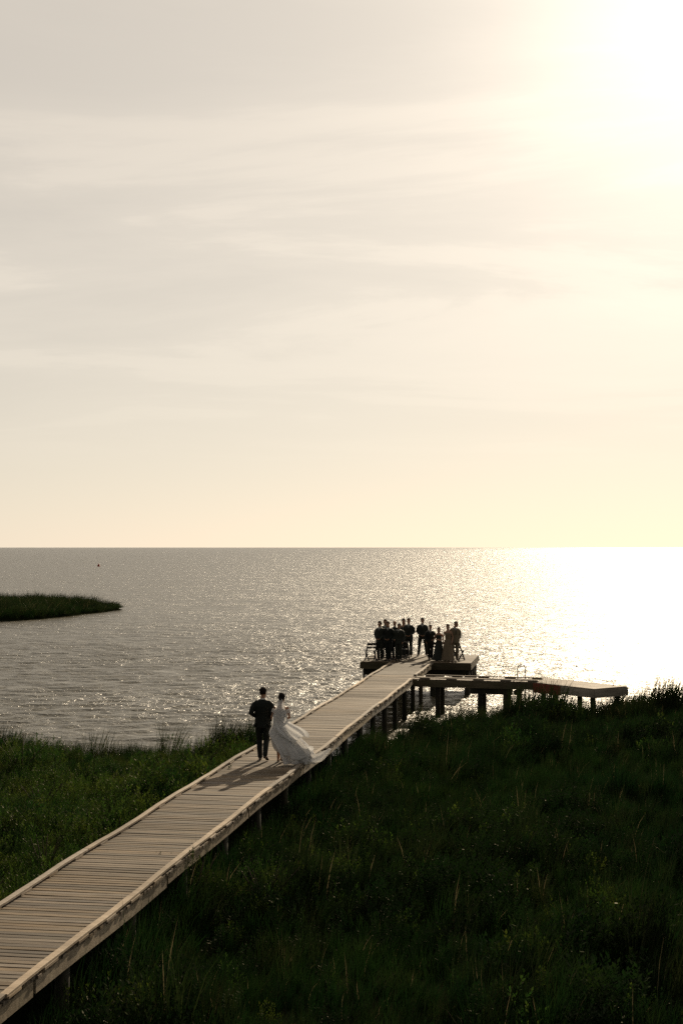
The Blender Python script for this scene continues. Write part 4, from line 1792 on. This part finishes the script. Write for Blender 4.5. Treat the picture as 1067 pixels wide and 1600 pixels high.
shrub('rounded leafy shrub pressed against the right side of the boardwalk', -2.55, 24.6, .75, 1.25, 1, 2200)
shrub('low leafy shrub right of the one touching the boardwalk', -1.35, 25.0, .85, 1.05, 2, 2000)
shrub('small shrub below the boardwalk at the bottom left', -3.0, 20.2, .65, .85, 3, 1300)
shrub('bright tipped shrub at the left edge of the boardwalk halfway down', -5.75, 27.7, .62, 1.15, 4, 1500)
shrub('dark rounded shrub just left of where the groom walks', -4.05, 40.6, 1.35, 1.25, 5, 3200)
shrub('large dark shrub at the far left shore', -9.0, 40.2, 1.25, 1.2, 6, 2800)
shrub('broad shrub in the middle of the left marsh', -7.4, 35.2, 1.0, 1.0, 7, 2200)
shrub('low shrub beside the lower left rail', -6.15, 24.4, .7, .8, 8, 1500)
shrub('shrub behind the left rail below the shore', -5.2, 36.5, .8, .85, 9, 1700)


def reed_clump(label, x, y, h, seed, n=110, lean=.28):
    root = empty('reed_clump', (x, y, ground_z(x, y) - .02))
    tag(root, label, 'reeds', 'reed clumps along the shore')
    link('blades', blade_cloud('blades', 'reed', n, .42, h * .55, h, .016, .30, seed, droop=.18, segs=4, wind=(lean, 0)), None, root)


reed_clump('tall reed clump standing up at the far left of the shore', -10.3, 43.6, 1.45, 201)
reed_clump('spiky reed clump leaning right, left of the boardwalk', -5.35, 44.6, 1.5, 202, 90, .42)
reed_clump('dense reed clump on the shore next to the groom', -3.4, 44.4, 1.25, 203, 150, .18)
reed_clump('small reed clump between the far left clump and the leaning one', -7.5, 43.9, 1.15, 204, 80)

reed_clump('reed clump in front of the red panel of the swim dock', 8.1, 53.1, 1.15, 205, 160, .15)
reed_clump('reed clump in front of the pale middle of the swim dock', 9.0, 51.7, 1.15, 206, 160, .15)
reed_clump('reed clump below the near corner of the swim dock', 9.9, 51.6, 1.2, 207, 160, .15)
reed_clump('reed clump below the right end of the swim dock', 11.0, 52.3, 1.25, 208, 170, .15)
reed_clump('reed clump between the piles of the side walkway', 6.0, 52.9, 0.95, 209, 120, .15)


# ------------------------------------------------------------------ small things
def sprig(label, s_, u, n, size, seed, rz):
    root = empty('leafy_sprig', pier(s_, u, sag(s_) + .004), rz)
    tag(root, label, 'sprig', 'sprigs on the boardwalk')
    r = random.Random(seed)
    bm = bmesh.new()
    tube(bm, [(-size, 0, .008), (0, .01, .02), (size, .03, .03)], [.006, .005, .003], 6)
    link('stem', mesh_of(bm, 'stem'), M['stem_bark'], root, True)
    V, Q = [], []
    for k in range(n):
        f = r.uniform(-.8, 1)
        a = r.uniform(0, 6.28)
        p = np.array([size * f, .02 * f, .03])
        d = np.array([.6, math.cos(a), abs(math.sin(a)) * .8])
        d /= np.linalg.norm(d)
        b = np.cross(d, (0.2, 0.3, 1))
        b /= np.linalg.norm(b)
        ln = size * r.uniform(.35, .6)
        i = len(V)
        V += [p, p + d * ln * .5 + b * ln * .2, p + d * ln, p + d * ln * .5 - b * ln * .2]
        Q.append((i, i + 1, i + 2, i + 3))
    me = np_mesh('leaves', V, Q)
    link('leaves', me, M['leaf'], root)


sprig('leafy sprig lying on the deck boards at the bottom left edge', 18.95, -.62, 22, .13, 1, .3)
sprig('small leafy sprig growing at the left rail near the shadows', 34.2, -.70, 26, .11, 2, 1.2)

buoy = empty('channel_buoy', (-85.2, 500, 0))
tag(buoy, 'tiny red channel buoy far out on the water at the left', 'buoy')
bm = bmesh.new()
tube(bm, [(0, 0, -.4), (0, 0, .25)], [.55, .55], 14, round_ends=False)
link('float', mesh_of(bm, 'float'), M['buoy_red'], buoy, True)
bm = bmesh.new()
tube(bm, [(0, 0, .25), (0, 0, 1.0)], [.42, .14], 14, round_ends=False)
link('cone', mesh_of(bm, 'cone'), M['buoy_red'], buoy, True)
